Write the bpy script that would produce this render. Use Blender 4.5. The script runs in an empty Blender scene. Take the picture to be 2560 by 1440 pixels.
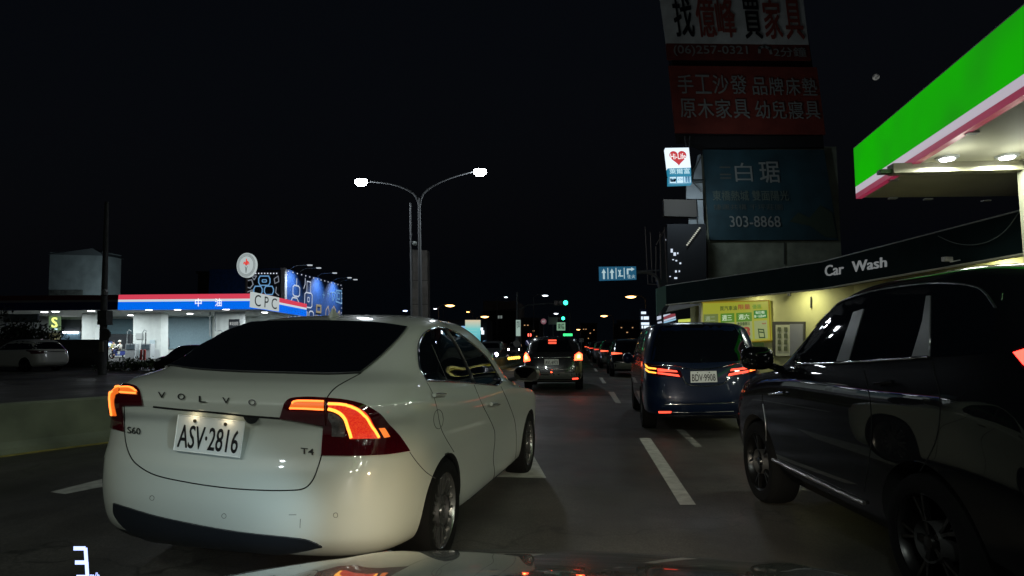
import bpy, bmesh, math, random
import numpy as np
from mathutils import Vector, Matrix
from mathutils.bvhtree import BVHTree
from mathutils.geometry import delaunay_2d_cdt
R = math.radians
random.seed(7)
scene = bpy.context.scene
COL = scene.collection

# ------------------------------------------------------------------ camera
F, CH = 1560.0, 1.42
PITCH, YAW = math.atan(140/F), math.atan(165/F)
CAMLOC = Vector((0, 0, CH))
cd = bpy.data.cameras.new('camera'); cam = bpy.data.objects.new('camera', cd); COL.objects.link(cam)
cam.location = CAMLOC; cam.rotation_euler = (math.pi/2+PITCH, 0, YAW)
cd.sensor_width = 36; cd.lens = 36*F/2560; cd.clip_start = 0.05; cd.clip_end = 3000
scene.camera = cam
CROT = cam.rotation_euler.to_matrix()

# ------------------------------------------------------------------ world, moon light, exposure
w = bpy.data.worlds.new("World"); scene.world = w; w.use_nodes = True
nt = w.node_tree; nt.nodes.clear()
sky = nt.nodes.new('ShaderNodeTexSky'); sky.sky_type = 'NISHITA'; sky.sun_disc = False
sky.sun_elevation = R(-3.5); sky.sun_rotation = R(200)
tint = nt.nodes.new('ShaderNodeMix'); tint.data_type = 'RGBA'; tint.blend_type = 'ADD'
tint.inputs[0].default_value = 1; tint.inputs[7].default_value = (.0009, .0014, .0023, 1)
bg = nt.nodes.new('ShaderNodeBackground'); bg.inputs[1].default_value = 1.0
hs = nt.nodes.new('ShaderNodeMix'); hs.data_type = 'RGBA'; hs.blend_type = 'MULTIPLY'; hs.inputs[0].default_value = 1
hs.inputs[7].default_value = (.03, .03, .03, 1)
wo = nt.nodes.new('ShaderNodeOutputWorld')
nt.links.new(sky.outputs[0], hs.inputs[6]); nt.links.new(hs.outputs[2], tint.inputs[6])
nt.links.new(tint.outputs[2], bg.inputs[0]); nt.links.new(bg.outputs[0], wo.inputs[0])
sl = bpy.data.lights.new('moonlight', 'SUN'); sl.energy = 0.02; sl.angle = R(.5); sl.color = (.8, .88, 1)
so = bpy.data.objects.new('moonlight', sl); COL.objects.link(so)
scene.view_settings.view_transform = 'Standard'; scene.view_settings.look = 'None'
scene.view_settings.exposure = 0.0; scene.view_settings.gamma = 1
scene.cycles.use_light_tree = True; scene.cycles.max_bounces = 6
scene.cycles.sample_clamp_indirect = 3.0; scene.cycles.caustics_reflective = False; scene.cycles.caustics_refractive = False
scene.cycles.use_denoising = True

# ------------------------------------------------------------------ image <-> world
def ray(px, py):
    return (CROT @ Vector(((px-1280)/F, -(py-720)/F, -1))).normalized()
def AY(px, py, Y):
    d = ray(px, py); return CAMLOC + d*(Y/d.y)
def AX(px, py, X):
    d = ray(px, py); return CAMLOC + d*(X/d.x)
def AZ(px, py, Z=0.0):
    d = ray(px, py); return CAMLOC + d*((Z-CH)/d.z)
def q4(x0, y0, x1, y1, Y):
    return [AY(x0, y1, Y), AY(x1, y1, Y), AY(x1, y0, Y), AY(x0, y0, Y)]

so.rotation_euler = (-ray(2190, 193)).to_track_quat('-Z', 'Y').to_euler()

# ------------------------------------------------------------------ materials
_M = {}
def mat(name, color=(.5, .5, .5), rough=.6, metal=0, coat=0, emit=None, es=1.0, noise=None, bump=0, spec=.5, coatr=.03):
    if name in _M: return _M[name]
    m = bpy.data.materials.new(name); m.use_nodes = True; n = m.node_tree; b = n.nodes['Principled BSDF']
    b.inputs['Base Color'].default_value = (*color, 1); b.inputs['Roughness'].default_value = rough
    b.inputs['Metallic'].default_value = metal; b.inputs['Coat Weight'].default_value = coat
    b.inputs['Coat Roughness'].default_value = coatr; b.inputs['Coat IOR'].default_value = 1.6; b.inputs['Specular IOR Level'].default_value = spec
    if emit: b.inputs['Emission Color'].default_value = (*emit, 1); b.inputs['Emission Strength'].default_value = es
    if noise or bump:
        tc = n.nodes.new('ShaderNodeTexCoord'); no = n.nodes.new('ShaderNodeTexNoise')
        sc, amt = noise if noise else (30, 0)
        no.inputs['Scale'].default_value = sc; no.inputs['Detail'].default_value = 6
        n.links.new(tc.outputs['Object'], no.inputs['Vector'])
        if amt:
            cr = n.nodes.new('ShaderNodeValToRGB'); cr.color_ramp.elements[0].position = .3; cr.color_ramp.elements[1].position = .72
            cr.color_ramp.elements[0].color = (*[c*(1-amt) for c in color], 1); cr.color_ramp.elements[1].color = (*[min(1, c*(1+amt)) for c in color], 1)
            n.links.new(no.outputs['Fac'], cr.inputs[0]); n.links.new(cr.outputs[0], b.inputs['Base Color'])
        if bump:
            bp = n.nodes.new('ShaderNodeBump'); bp.inputs['Strength'].default_value = bump
            no2 = n.nodes.new('ShaderNodeTexNoise'); no2.inputs['Scale'].default_value = sc*6; no2.inputs['Detail'].default_value = 8
            n.links.new(tc.outputs['Object'], no2.inputs['Vector'])
            n.links.new(no2.outputs['Fac'], bp.inputs['Height']); n.links.new(bp.outputs[0], b.inputs['Normal'])
    _M[name] = m; return m
def em(name, color, s=1.0):
    return mat(name, (.02, .02, .02), .4, emit=color, es=s)

# ------------------------------------------------------------------ objects
RM = {}                                     # world matrix of each top-level thing
def tag(o, label, cat, group=None, kind=None):
    if label: o['label'] = label
    if cat: o['category'] = cat
    if group: o['group'] = group
    if kind: o['kind'] = kind
    return o
def empty(name, loc, rot=(0, 0, 0), label=None, cat=None, group=None, scale=1):
    o = bpy.data.objects.new(name, None); COL.objects.link(o); o.location = loc; o.rotation_euler = rot
    o.scale = (scale,)*3; o.empty_display_size = .2
    from mathutils import Euler
    RM[o] = Matrix.LocRotScale(Vector(loc), Euler(rot), Vector((scale,)*3))
    return tag(o, label, cat, group)
def root_of(o):
    while o.parent: o = o.parent
    return o
class MB:
    def __init__(s): s.v = []; s.f = []; s.mi = []; s.cur = 0
    def add(s, vs, fs):
        b = len(s.v); s.v += [Vector(p) for p in vs]; s.f += [[b+i for i in f] for f in fs]; s.mi += [s.cur]*len(fs); return s
    def box(s, c, d, rz=0, bev=0):
        c = Vector(c); hx, hy, hz = d[0]/2, d[1]/2, d[2]/2; m = Matrix.Rotation(rz, 3, 'Z')
        vs = [c + m @ Vector((x, y, z)) for x in (-hx, hx) for y in (-hy, hy) for z in (-hz, hz)]
        return s.add(vs, [(0, 1, 3, 2), (4, 6, 7, 5), (0, 4, 5, 1), (2, 3, 7, 6), (0, 2, 6, 4), (1, 5, 7, 3)])
    def slab(s, q, d):
        """a quad (bl, br, tr, tl) given thickness by the vector d"""
        d = Vector(d); vs = list(q)+[p+d for p in q]
        return s.add(vs, [(0, 1, 2, 3), (7, 6, 5, 4), (0, 4, 5, 1), (1, 5, 6, 2), (2, 6, 7, 3), (3, 7, 4, 0)])
    def tube(s, pts, r, n=8, r2=None, caps=True):
        pts = [Vector(p) for p in pts]; L = len(pts); base = len(s.v); prev = None
        for i, p in enumerate(pts):
            t = (pts[min(i+1, L-1)]-pts[max(i-1, 0)]).normalized()
            a = t.cross(Vector((0, 0, 1)) if abs(t.z) < .9 else Vector((1, 0, 0))).normalized() if prev is None else (prev - t*prev.dot(t)).normalized()
            prev = a; b = t.cross(a); rr = r if r2 is None else r+(r2-r)*i/(L-1)
            s.v += [p + (a*math.cos(2*math.pi*k/n)+b*math.sin(2*math.pi*k/n))*rr for k in range(n)]
        for i in range(L-1):
            for k in range(n):
                s.f.append([base+i*n+k, base+i*n+(k+1) % n, base+(i+1)*n+(k+1) % n, base+(i+1)*n+k]); s.mi.append(s.cur)
        if caps:
            s.f.append([base+k for k in range(n)][::-1]); s.f.append([base+(L-1)*n+k for k in range(n)]); s.mi += [s.cur]*2
        return s
    def lathe(s, prof, c=(0, 0, 0), axis='Z', n=32, closed=False):
        c = Vector(c); b = len(s.v); L = len(prof)
        for k in range(n):
            a = 2*math.pi*k/n
            for r, h in prof:
                x, y = r*math.cos(a), r*math.sin(a)
                s.v.append(c + (Vector((x, y, h)) if axis == 'Z' else Vector((h, x, y)) if axis == 'X' else Vector((x, h, y))))
        for k in range(n):
            for i in range(L-1+(1 if closed else 0)):
                j = (i+1) % L; s.f.append([b+k*L+i, b+((k+1) % n)*L+i, b+((k+1) % n)*L+j, b+k*L+j]); s.mi.append(s.cur)
        return s
    def build(s, name, m, parent=None, world=True, smooth=0, label=None, cat=None, group=None, kind=None, base=True):
        vs = s.v; loc = None
        if parent is not None:
            if world: inv = RM[root_of(parent)].inverted(); vs = [inv @ p for p in vs]
        elif base:
            lo = Vector([min(p[i] for p in vs) for i in range(3)]); hi = Vector([max(p[i] for p in vs) for i in range(3)])
            loc = Vector(((lo.x+hi.x)/2, (lo.y+hi.y)/2, lo.z)); vs = [p-loc for p in vs]
        me = bpy.data.meshes.new(name); me.from_pydata([tuple(p) for p in vs], [], s.f)
        for mm in (m if isinstance(m, (list, tuple)) else [m]): me.materials.append(mm)
        me.polygons.foreach_set('material_index', s.mi)
        bm = bmesh.new(); bm.from_mesh(me); bmesh.ops.recalc_face_normals(bm, faces=bm.faces); bm.to_mesh(me); bm.free()
        if smooth:
            me.polygons.foreach_set('use_smooth', [True]*len(me.polygons)); me.set_sharp_from_angle(angle=R(smooth))
        o = bpy.data.objects.new(name, me); COL.objects.link(o)
        if loc is not None: o.location = loc; RM[o] = Matrix.Translation(loc)
        elif parent is None: RM[o] = Matrix()
        if parent is not None: o.parent = parent
        return tag(o, label, cat, group, kind)

def text_vf(s, bold=0, res=3):
    c = bpy.data.curves.new('t', 'FONT'); c.body = s; c.resolution_u = res; c.offset = bold; c.space_character = 1.0
    o = bpy.data.objects.new('t', c); COL.objects.link(o); bpy.context.view_layer.update()
    ev = o.evaluated_get(bpy.context.evaluated_depsgraph_get()); me = bpy.data.meshes.new_from_object(ev)
    v = np.array([p.co[:] for p in me.vertices]) if len(me.vertices) else np.zeros((0, 3)); f = [list(p.vertices) for p in me.polygons]
    bpy.data.objects.remove(o); bpy.data.curves.remove(c); bpy.data.meshes.remove(me)
    return v, f
def lerpq(q, u, v):
    return (q[0]*(1-u)+q[1]*u)*(1-v)+(q[3]*(1-u)+q[2]*u)*v
def text_on(mb, s, q, off=.004, bold=0, thick=0, box=None):
    """lettering laid on the quad q = (bl, br, tr, tl); box = (u0, v0, u1, v1) of the quad that it fills"""
    if bold > .012:          # heavier strokes: shifted copies, each a hair further out
        for k, (dx, dy) in enumerate(((-1, -.6), (1, -.6), (1, .6), (-1, .6), (0, 0))):
            w_ = bold*.55; u0, v0, u1, v1 = box or (0, 0, 1, 1); n_ = max(1, sum(2 if ord(ch) > 127 else 1 for ch in s)); du = dx*w_*(u1-u0)/n_*2; dv = dy*w_*(v1-v0)*1.2
            text_on(mb, s, q, off+k*.0006*(q[1]-q[0]).length, 0, box=(u0+du, v0+dv, u1+du, v1+dv))
        return mb
    v, f = text_vf(s, bold)
    if not len(v): return mb
    lo, hi = v.min(0), v.max(0); n = (q[1]-q[0]).cross(q[3]-q[0]).normalized()
    if n.dot(CAMLOC-q[0]) < 0: n = -n
    u0, v0, u1, v1 = box or (0, 0, 1, 1)
    P = [lerpq(q, u0+(u1-u0)*(p[0]-lo[0])/(hi[0]-lo[0]+1e-9), v0+(v1-v0)*(p[1]-lo[1])/(hi[1]-lo[1]+1e-9)) for p in v]
    return mb.add([p+n*off for p in P], f)
def sub(q, u0, v0, u1, v1, off=0.0):
    n = (q[1]-q[0]).cross(q[3]-q[0]).normalized()
    if n.dot(CAMLOC-q[0]) < 0: n = -n
    return [lerpq(q, *p)+n*off for p in ((u0, v0), (u1, v0), (u1, v1), (u0, v1))]
def nrm(q):
    n = (q[1]-q[0]).cross(q[3]-q[0]).normalized()
    return n if n.dot(CAMLOC-q[0]) > 0 else -n
def plate(mb, q, u0, v0, u1, v1, off, th=.01):
    return mb.slab(sub(q, u0, v0, u1, v1, off), -nrm(q)*th)
def stroke(mb, q, pts, wd, off, closed=False):
    """a drawn line of width wd laid on quad q through (u, v) points"""
    n = nrm(q); P = [lerpq(q, *p)+n*off for p in pts]
    if closed: P.append(P[0])
    for a, b in zip(P[:-1], P[1:]):
        t = (b-a).normalized(); sd = t.cross(n)*wd/2; e = t*wd*.4
        mb.add([a-sd-e, b-sd+e, b+sd+e, a+sd-e], [(0, 1, 2, 3)])
    return mb
def lamp(name, kind, loc, energy, color=(1, 1, 1), target=None, size=.3, spot=60, blend=.5, parent=None, shape=None, sy=None):
    l = bpy.data.lights.new(name, kind); l.energy = energy; l.color = color
    o = bpy.data.objects.new(name, l); COL.objects.link(o); loc = Vector(loc)
    if kind == 'AREA':
        l.size = size
        if sy: l.shape = 'RECTANGLE'; l.size_y = sy
    else: l.shadow_soft_size = size
    if kind == 'SPOT': l.spot_size = R(spot); l.spot_blend = blend
    d = (Vector(target)-loc) if target is not None else Vector((0, 0, -1))
    m = Matrix.Translation(loc) @ d.to_track_quat('-Z', 'Y').to_matrix().to_4x4()
    if parent is not None: o.parent = parent; m = RM[root_of(parent)].inverted() @ m
    o.matrix_basis = m
    return o

def cat_spline(pts, n=8, closed=False):
    P = [np.array(p, float) for p in pts]; L = len(P); out = []
    for i in range(L if closed else L-1):
        if closed: a, b, c, d = P[i-1], P[i], P[(i+1) % L], P[(i+2) % L]
        else: a, b, c, d = P[max(i-1, 0)], P[i], P[i+1], P[min(i+2, L-1)]
        for k in range(n):
            t = k/n; out.append(.5*((2*b)+(-a+c)*t+(2*a-5*b+4*c-d)*t*t+(-a+3*b-3*c+d)*t**3))
    if not closed: out.append(P[-1])
    return out
def poly_mix(segs, n=6):
    """closed outline: list of corner-to-corner runs; each run is smoothed, corners stay sharp"""
    out = []
    for s in segs:
        out += cat_spline(s, n)[:-1]
    return [tuple(p) for p in out]
# ------------------------------------------------------------------ vehicles
def pchip(y, tt):
    y = np.array(y, float); n = len(y); d = np.diff(y); m = np.zeros(n)
    for i in range(1, n-1):
        m[i] = 0 if d[i-1]*d[i] <= 0 else 2*d[i-1]*d[i]/(d[i-1]+d[i])
    m[0] = d[0]; m[-1] = d[-1]
    i = np.clip(tt.astype(int), 0, n-2); t = tt-i
    return (2*t**3-3*t**2+1)*y[i]+(t**3-2*t**2+t)*m[i]+(-2*t**3+3*t**2)*y[i+1]+(t**3-t**2)*m[i+1]
def sm(x): x = min(1, max(0, x)); return x*x*(3-2*x)
def ring(yr, yf, w, zr, zs, zf, nx, ny, N):
    a, b, yc = w, (yf-yr)/2, (yf+yr)/2
    th = np.linspace(0, 2*np.pi, 1440, endpoint=False)
    x = a*np.sign(np.sin(th))*np.abs(np.sin(th))**(2/nx); y = -b*np.sign(np.cos(th))*np.abs(np.cos(th))**(2/ny)
    P = np.stack([x, y+yc], 1); L = np.r_[0, np.cumsum(np.linalg.norm(np.roll(P, -1, 0)-P, axis=1))]
    PP = np.vstack([P, P[:1]]); s = np.linspace(0, L[-1], N, endpoint=False)
    X = np.interp(s, L, PP[:, 0]); Y = np.interp(s, L, PP[:, 1])
    return [(X[i], Y[i], zr+(zs-zr)*sm((Y[i]-yr)/(.4*(yf-yr))) + (zf-zs)*sm(((Y[i]-yr)/(yf-yr)-.6)/.4)) for i in range(N)]
def car_shape(levels, N=112, per=8):
    """levels: (yr, yf, halfwidth, z rear, z side, z front, nx, ny) from sill to roof"""
    A = np.array(levels, float); n = len(A); tt = np.linspace(0, n-1, (n-1)*per+1)
    C = np.stack([pchip(A[:, k], tt) for k in range(8)], 1); vs, fs = [], []
    for c in C: vs += ring(*c[[0, 1, 2, 3, 4, 5, 6, 7]], N)
    K = len(C)
    for i in range(K-1):
        for k in range(N):
            fs.append((i*N+k, i*N+(k+1) % N, (i+1)*N+(k+1) % N, (i+1)*N+k))
    fs.append(tuple(range(N))[::-1])
    top = np.mean(vs[(K-1)*N:], 0); vs.append(tuple(top)); t = len(vs)-1
    for k in range(N): fs.append(((K-1)*N+k, (K-1)*N+(k+1) % N, t))
    return vs, fs
class Car:
    def __init__(s, name, label, loc, rot, levels, paint, arches=(), ar=.36, scale=1, cat='car', group=None, N=112, inner=.60, trim=None):
        s.root = empty(name, loc, rot, label, cat, group, scale)
        vs, fs = car_shape(levels, N)
        s.bvh = BVHTree.FromPolygons([Vector(v) for v in vs], fs, all_triangles=False)
        s.hits = None
        mb = MB(); mb.add(vs, fs); dark = mat('wheel_well_black', (.004, .004, .004), .9)
        s.body = mb.build('body', [paint, dark], s.root, world=False, smooth=50)
        W = max(l[2] for l in levels)
        if arches:
            cb = MB()
            for (y, z) in arches:
                for sg in (-1, 1):
                    cb.lathe([(0, sg*inner), (ar, sg*inner), (ar, sg*(W+.3)), (0, sg*(W+.3))], (0, y, z), 'X', 48)
            me = cb.build('cut', dark, None, world=False, base=False)
            bmx = bmesh.new(); bmx.from_mesh(me.data); bmesh.ops.remove_doubles(bmx, verts=bmx.verts, dist=1e-5); bmesh.ops.recalc_face_normals(bmx, faces=bmx.faces); bmx.to_mesh(me.data); bmx.free()
            me.matrix_basis = RM[s.root]
            md = s.body.modifiers.new('arch', 'BOOLEAN'); md.operation = 'DIFFERENCE'; md.object = me; md.solver = 'EXACT'
            bpy.context.view_layer.update()
            nm = bpy.data.meshes.new_from_object(s.body.evaluated_get(bpy.context.evaluated_depsgraph_get()))
            s.body.modifiers.clear(); s.body.data = nm; nm.name = 'body'
            bpy.data.objects.remove(me)
            if len(nm.materials) < 2:
                nm.materials.clear(); nm.materials.append(paint); nm.materials.append(dark)
            for p in nm.polygons:
                p.material_index = 0
                for (y, z) in arches:
                    c = p.center
                    if (c.y-y)**2+(c.z-z)**2 <= (ar*1.003)**2 and abs(c.x) < W+.01 and p.area > 0 and \
                       (abs(abs(c.x)-inner) < .01 or (c.y-y)**2+(c.z-z)**2 > (ar*.985)**2): p.material_index = 1
            nm.set_sharp_from_angle(angle=R(50))
    def _cast(s, p, proj):
        if proj == 'cam':
            inv = RM[s.root].inverted(); o = inv @ CAMLOC; d = (inv.to_3x3() @ ray(*p)).normalized()
        elif proj == 'rear': o = Vector((p[0], -6, p[1])); d = Vector((0, 1, 0))
        elif proj == 'front': o = Vector((p[0], 12, p[1])); d = Vector((0, -1, 0))
        elif proj == 'right': o = Vector((6, p[0], p[1])); d = Vector((-1, 0, 0))
        elif proj == 'left': o = Vector((-6, p[0], p[1])); d = Vector((1, 0, 0))
        h = s.bvh.ray_cast(o, d)
        if h[0] is None:
            # beyond the silhouette: slide to the nearest surface point on the ray
            best = None
            for k in range(60):
                q = o+d*(.5+k*.15); r = s.bvh.find_nearest(q)
                if r[0] is not None and (best is None or r[3] < best[3]): best = r
            return best[0], best[1]
        return h[0], h[1]
    def _n(s, n, p, o=None):
        c = Vector((0, 2.2, .8)); return n if n.dot(p-c) > 0 else -n
    def patch(s, name, poly, m, proj='cam', off=.004, parent=None, step=None, label=None, skirt=.02, smooth=40):
        poly = [tuple(map(float, p)) for p in poly]
        xs = [p[0] for p in poly]; ys = [p[1] for p in poly]
        if step is None: step = max((max(xs)-min(xs)), (max(ys)-min(ys)))/22
        # resample border
        bord = []
        for a, b in zip(poly, poly[1:]+poly[:1]):
            k = max(1, int(math.hypot(b[0]-a[0], b[1]-a[1])/step)); bord += [(a[0]+(b[0]-a[0])*i/k, a[1]+(b[1]-a[1])*i/k) for i in range(k)]
        def inside(x, y):
            c = False; j = len(poly)-1
            for i in range(len(poly)):
                if (poly[i][1] > y) != (poly[j][1] > y) and x < (poly[j][0]-poly[i][0])*(y-poly[i][1])/(poly[j][1]-poly[i][1])+poly[i][0]: c = not c
                j = i
            return c
        B = np.array(bord); pts = []
        y = min(ys)+step/2
        while y < max(ys):
            x = min(xs)+step/2
            while x < max(xs):
                if inside(x, y) and np.min((B[:, 0]-x)**2+(B[:, 1]-y)**2) > (step*.5)**2: pts.append((x, y))
                x += step
            y += step
        nb = len(bord)
        cdt = delaunay_2d_cdt([Vector(p) for p in bord+pts], [], [list(range(nb))], 1, 1e-6)
        V2, F2 = cdt[0], cdt[2]
        top = []; nor = []
        for p in V2:
            h, n = s._cast((p.x, p.y), proj); n = s._n(n, h); top.append(h+n*off); nor.append(n)
        mb = MB(); mb.add(top, [list(f) for f in F2])
        # skirt round the border gives the part its thickness
        cnt = {}
        for f in F2:
            for a, b in zip(f, list(f[1:])+[f[0]]): cnt[(a, b)] = 1
        edges = [(a, b) for (a, b) in cnt if (b, a) not in cnt]
        idx = {}; vs = []
        for e in edges:
            for a in e:
                if a not in idx: idx[a] = len(vs); vs += [top[a], top[a]-nor[a]*(off+skirt)]
        b0 = len(mb.v); mb.v += vs
        for a, b in edges:
            mb.f.append([a, b, b0+idx[b]+1, b0+idx[a]+1]); mb.mi.append(0)
        o = mb.build(name, m, parent or s.root, world=False, smooth=smooth, label=label)
        return o
    def line(s, name, pts, r, m, proj='cam', off=0, parent=None, n=6, raw=False, build=True, mb=None, sp=8, ns=6):
        P = pts if raw else cat_spline(pts, sp)
        out = []
        for p in P:
            h, nn = s._cast((p[0], p[1]), proj); out.append(h+s._n(nn, h)*off)
        mb = mb or MB(); mb.tube(out, r, ns)
        return mb.build(name, m, parent or s.root, world=False, smooth=60) if build else mb
    def quad(s, px4, proj='cam', off=.005):
        """a flat quad resting on the body behind four points (bl, br, tr, tl), in world space"""
        M = RM[s.root]; out = []
        for p in px4:
            h, n = s._cast(p, proj); out.append(M @ (h+s._n(n, h)*off))
        return out
    def wheel(s, x, y, r, wd, rimm, spokes=10, rim_r=.72, z=None, split=True, facing=None):
        sg = 1 if x > 0 else -1; z = r if z is None else z; c = (x, y, z)
        wh = MB().lathe([(r*.30, 0), (r*.30, -sg*wd*.8)], c, 'X', 24)
        hub = wh.build('wheel', mat('brake_steel', (.12, .12, .12), .5, .8), s.root, world=False, smooth=40)
        t = MB().lathe([(r*rim_r*.98, sg*.005), (r*.80, sg*.018), (r*.93, sg*.008), (r*.985, -sg*.02), (r, -sg*.06), (r, -sg*(wd-.06)), (r*.97, -sg*(wd-.01)), (r*.7, -sg*wd)], c, 'X', 56)
        t.build('tyre', mat('tyre_rubber', (.004, .004, .004), .9, spec=.12, bump=.2, noise=(40, .2)), hub, world=False, smooth=40)
        rm = MB(); Rr = r*rim_r
        rm.lathe([(Rr*.90, -sg*.05), (Rr*.93, -sg*.008), (Rr*.97, sg*.004), (Rr, 0), (Rr, -sg*wd*.7), (Rr*.93, -sg*wd*.7), (Rr*.90, -sg*.05)], c, 'X', 56)
        rm.lathe([(0, -sg*.004), (Rr*.13, -sg*.006), (Rr*.17, -sg*.03), (Rr*.17, -sg*.08)], c, 'X', 24)
        for k in range(spokes):
            a = 2*math.pi*k/spokes
            for da in ((-.10, .10) if split else (0,)):
                p = []
                for rr, ww, hh in ((.14, .035, -.02), (.55, .030, -.016), (.93, .034, -.010)):
                    ang = a + da*(rr/.93)**1.2*(1.6 if split else 1)
                    ca, sa = math.cos(ang), math.sin(ang); wv = Rr*ww*(1.1 if split else 2.2)
                    for dw, dh in ((-wv, hh), (wv, hh), (wv*.7, hh-.03), (-wv*.7, hh-.03)):
                        p.append((x+sg*dh, y+Rr*rr*ca-dw*sa, z+Rr*rr*sa+dw*ca))
                rm.add(p, [(0, 1, 5, 4), (1, 2, 6, 5), (2, 3, 7, 6), (3, 0, 4, 7), (4, 5, 9, 8), (5, 6, 10, 9), (6, 7, 11, 10), (7, 4, 8, 11)])
        rm.build('rim', rimm, hub, world=False, smooth=35)
        return hub
GLASS = mat('tinted_glass', (.003, .004, .006), .03, spec=.6)
CHROME = mat('chrome_trim', (.75, .77, .78), .12, 1)
SEAM_SHADE = mat('gap_and_shade_black', (.003, .003, .003), .9)
BLACKPL = mat('black_plastic', (.012, .013, .015), .45)
WHITEPL = mat('plate_white', (.72, .74, .72), .45)
PLTXT = mat('plate_lettering', (.005, .005, .006), .5)
def number_plate(car, q, txt, label=None, bold=.012, lit=None):
    """q: bl, br, tr, tl in world space"""
    n = nrm(q); mb = MB().slab(q, -n*.004); p = mb.build('number_plate', lit or WHITEPL, car.root, label=label)
    fr = MB()
    for a, b in ((0, 1), (1, 2), (2, 3), (3, 0)): fr.tube([q[a], q[b]], .003, 6)
    fr.build('plate_frame', lit or WHITEPL, p, smooth=60)
    t = MB(); text_on(t, txt, q, .002, bold, box=(.05, .10, .95, .74)); t.build('lettering', PLTXT, p)
    for u in (.27, .73): MB().add([lerpq(q, u+.028*math.cos(a), .88+.055*math.sin(a))+n*.004 for a in [k*math.pi/4 for k in range(8)]], [range(8)]).build('bolt', mat('bolt_dark', (.1, .09, .06), .4, .8), p)
    return p

# ---- white sedan, filling the left half
WHITE = mat('white_paint', (.50, .52, .47), .38, coat=1, coatr=.04)
def build_sedan():
    L = [ # yr   yf    w     zr    zs    zf    nx   ny
        (.34, 4.40, .81, .21, .18, .20, 3.4, 14),
        (.14, 4.52, .885, .285, .22, .24, 3.8, 14),
        (.04, 4.60, .92, .40, .32, .34, 4.0, 13),
        (.00, 4.64, .935, .57, .48, .50, 4.0, 12),
        (.01, 4.62, .945, .70, .64, .62, 4.0, 12),
        (.045, 4.56, .955, .80, .74, .69, 4.0, 12),
        (.070, 4.50, .962, .92, .86, .77, 4.2, 12),
        (.045, 4.38, .964, .985, .91, .82, 4.2, 12),
        (.040, 4.26, .960, 1.045, .96, .86, 4.2, 11),
        (.080, 3.80, .935, 1.10, 1.02, .92, 4.2, 10),
        (.17, 3.60, .915, 1.15, 1.06, .97, 4.4, 9),
        (.42, 3.34, .885, 1.21, 1.10, 1.03, 4.6, 8),
        (.68, 3.06, .85, 1.34, 1.23, 1.17, 4.6, 7),
        (.94, 2.82, .80, 1.455, 1.37, 1.31, 4.4, 6.5),
        (1.22, 2.60, .73, 1.53, 1.47, 1.42, 3.8, 6),
        (1.50, 2.42, .62, 1.57, 1.535, 1.50, 3.2, 5),
        (1.78, 2.26, .37, 1.592, 1.577, 1.55, 2.6, 3),
        (1.95, 2.10, .10, 1.599, 1.597, 1.59, 2.2, 2.4)]
    c = Car('white_sedan', 'white four-door sedan with lit orange tail lamps, ahead on the left, filling the near lane', (-2.01, 3.28, -.02), (0, R(0.6), -.116),
            L, WHITE, arches=((1.0, .31), (3.77, .31)), ar=.365, N=160, cat='car', scale=1.06)
    return c
CARS = {}
sed = CARS['sedan'] = build_sedan()
def ZP(ox, oy, sc):
    return lambda *pts: [(ox+x/sc, oy+y/sc) for x, y in pts]
def plane_quad(car, px4, off=.006, proj=None):
    """four corners on one flat plane resting on the body"""
    M = RM[car.root]; P = []
    for p in px4:
        h, n = car._cast(p, 'cam'); P.append(M @ h)
    c = sum(P, Vector())/4; n = ((P[1]-P[0]).cross(P[3]-P[0])+(P[2]-P[1]).cross(P[0]-P[1])).normalized()
    if n.dot(CAMLOC-c) < 0: n = -n
    k = max((p-c).dot(n) for p in P)+off; c = c+n*k; out = []
    for p in px4:
        d = ray(*p); out.append(CAMLOC+d*((c-CAMLOC).dot(n)/d.dot(n)))
    return out
def px_quad(x0, y0, x1, y1, sl=0):
    return [(x0, y1), (x1, y1+sl), (x1, y0+sl), (x0, y0)]
LHOUSE = mat('lamp_housing_red', (.045, .001, .004), .08, coat=1)
LRED = em('lamp_glow_red', (1, .035, .012), 1.0)
LSTRIP = em('lamp_strip_orange', (1, .22, .035), 2.6)
LHOT = em('lamp_strip_amber', (1, .42, .05), 2.2)
LAMB = em('lamp_amber', (1, .22, .03), 1.1)
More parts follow.
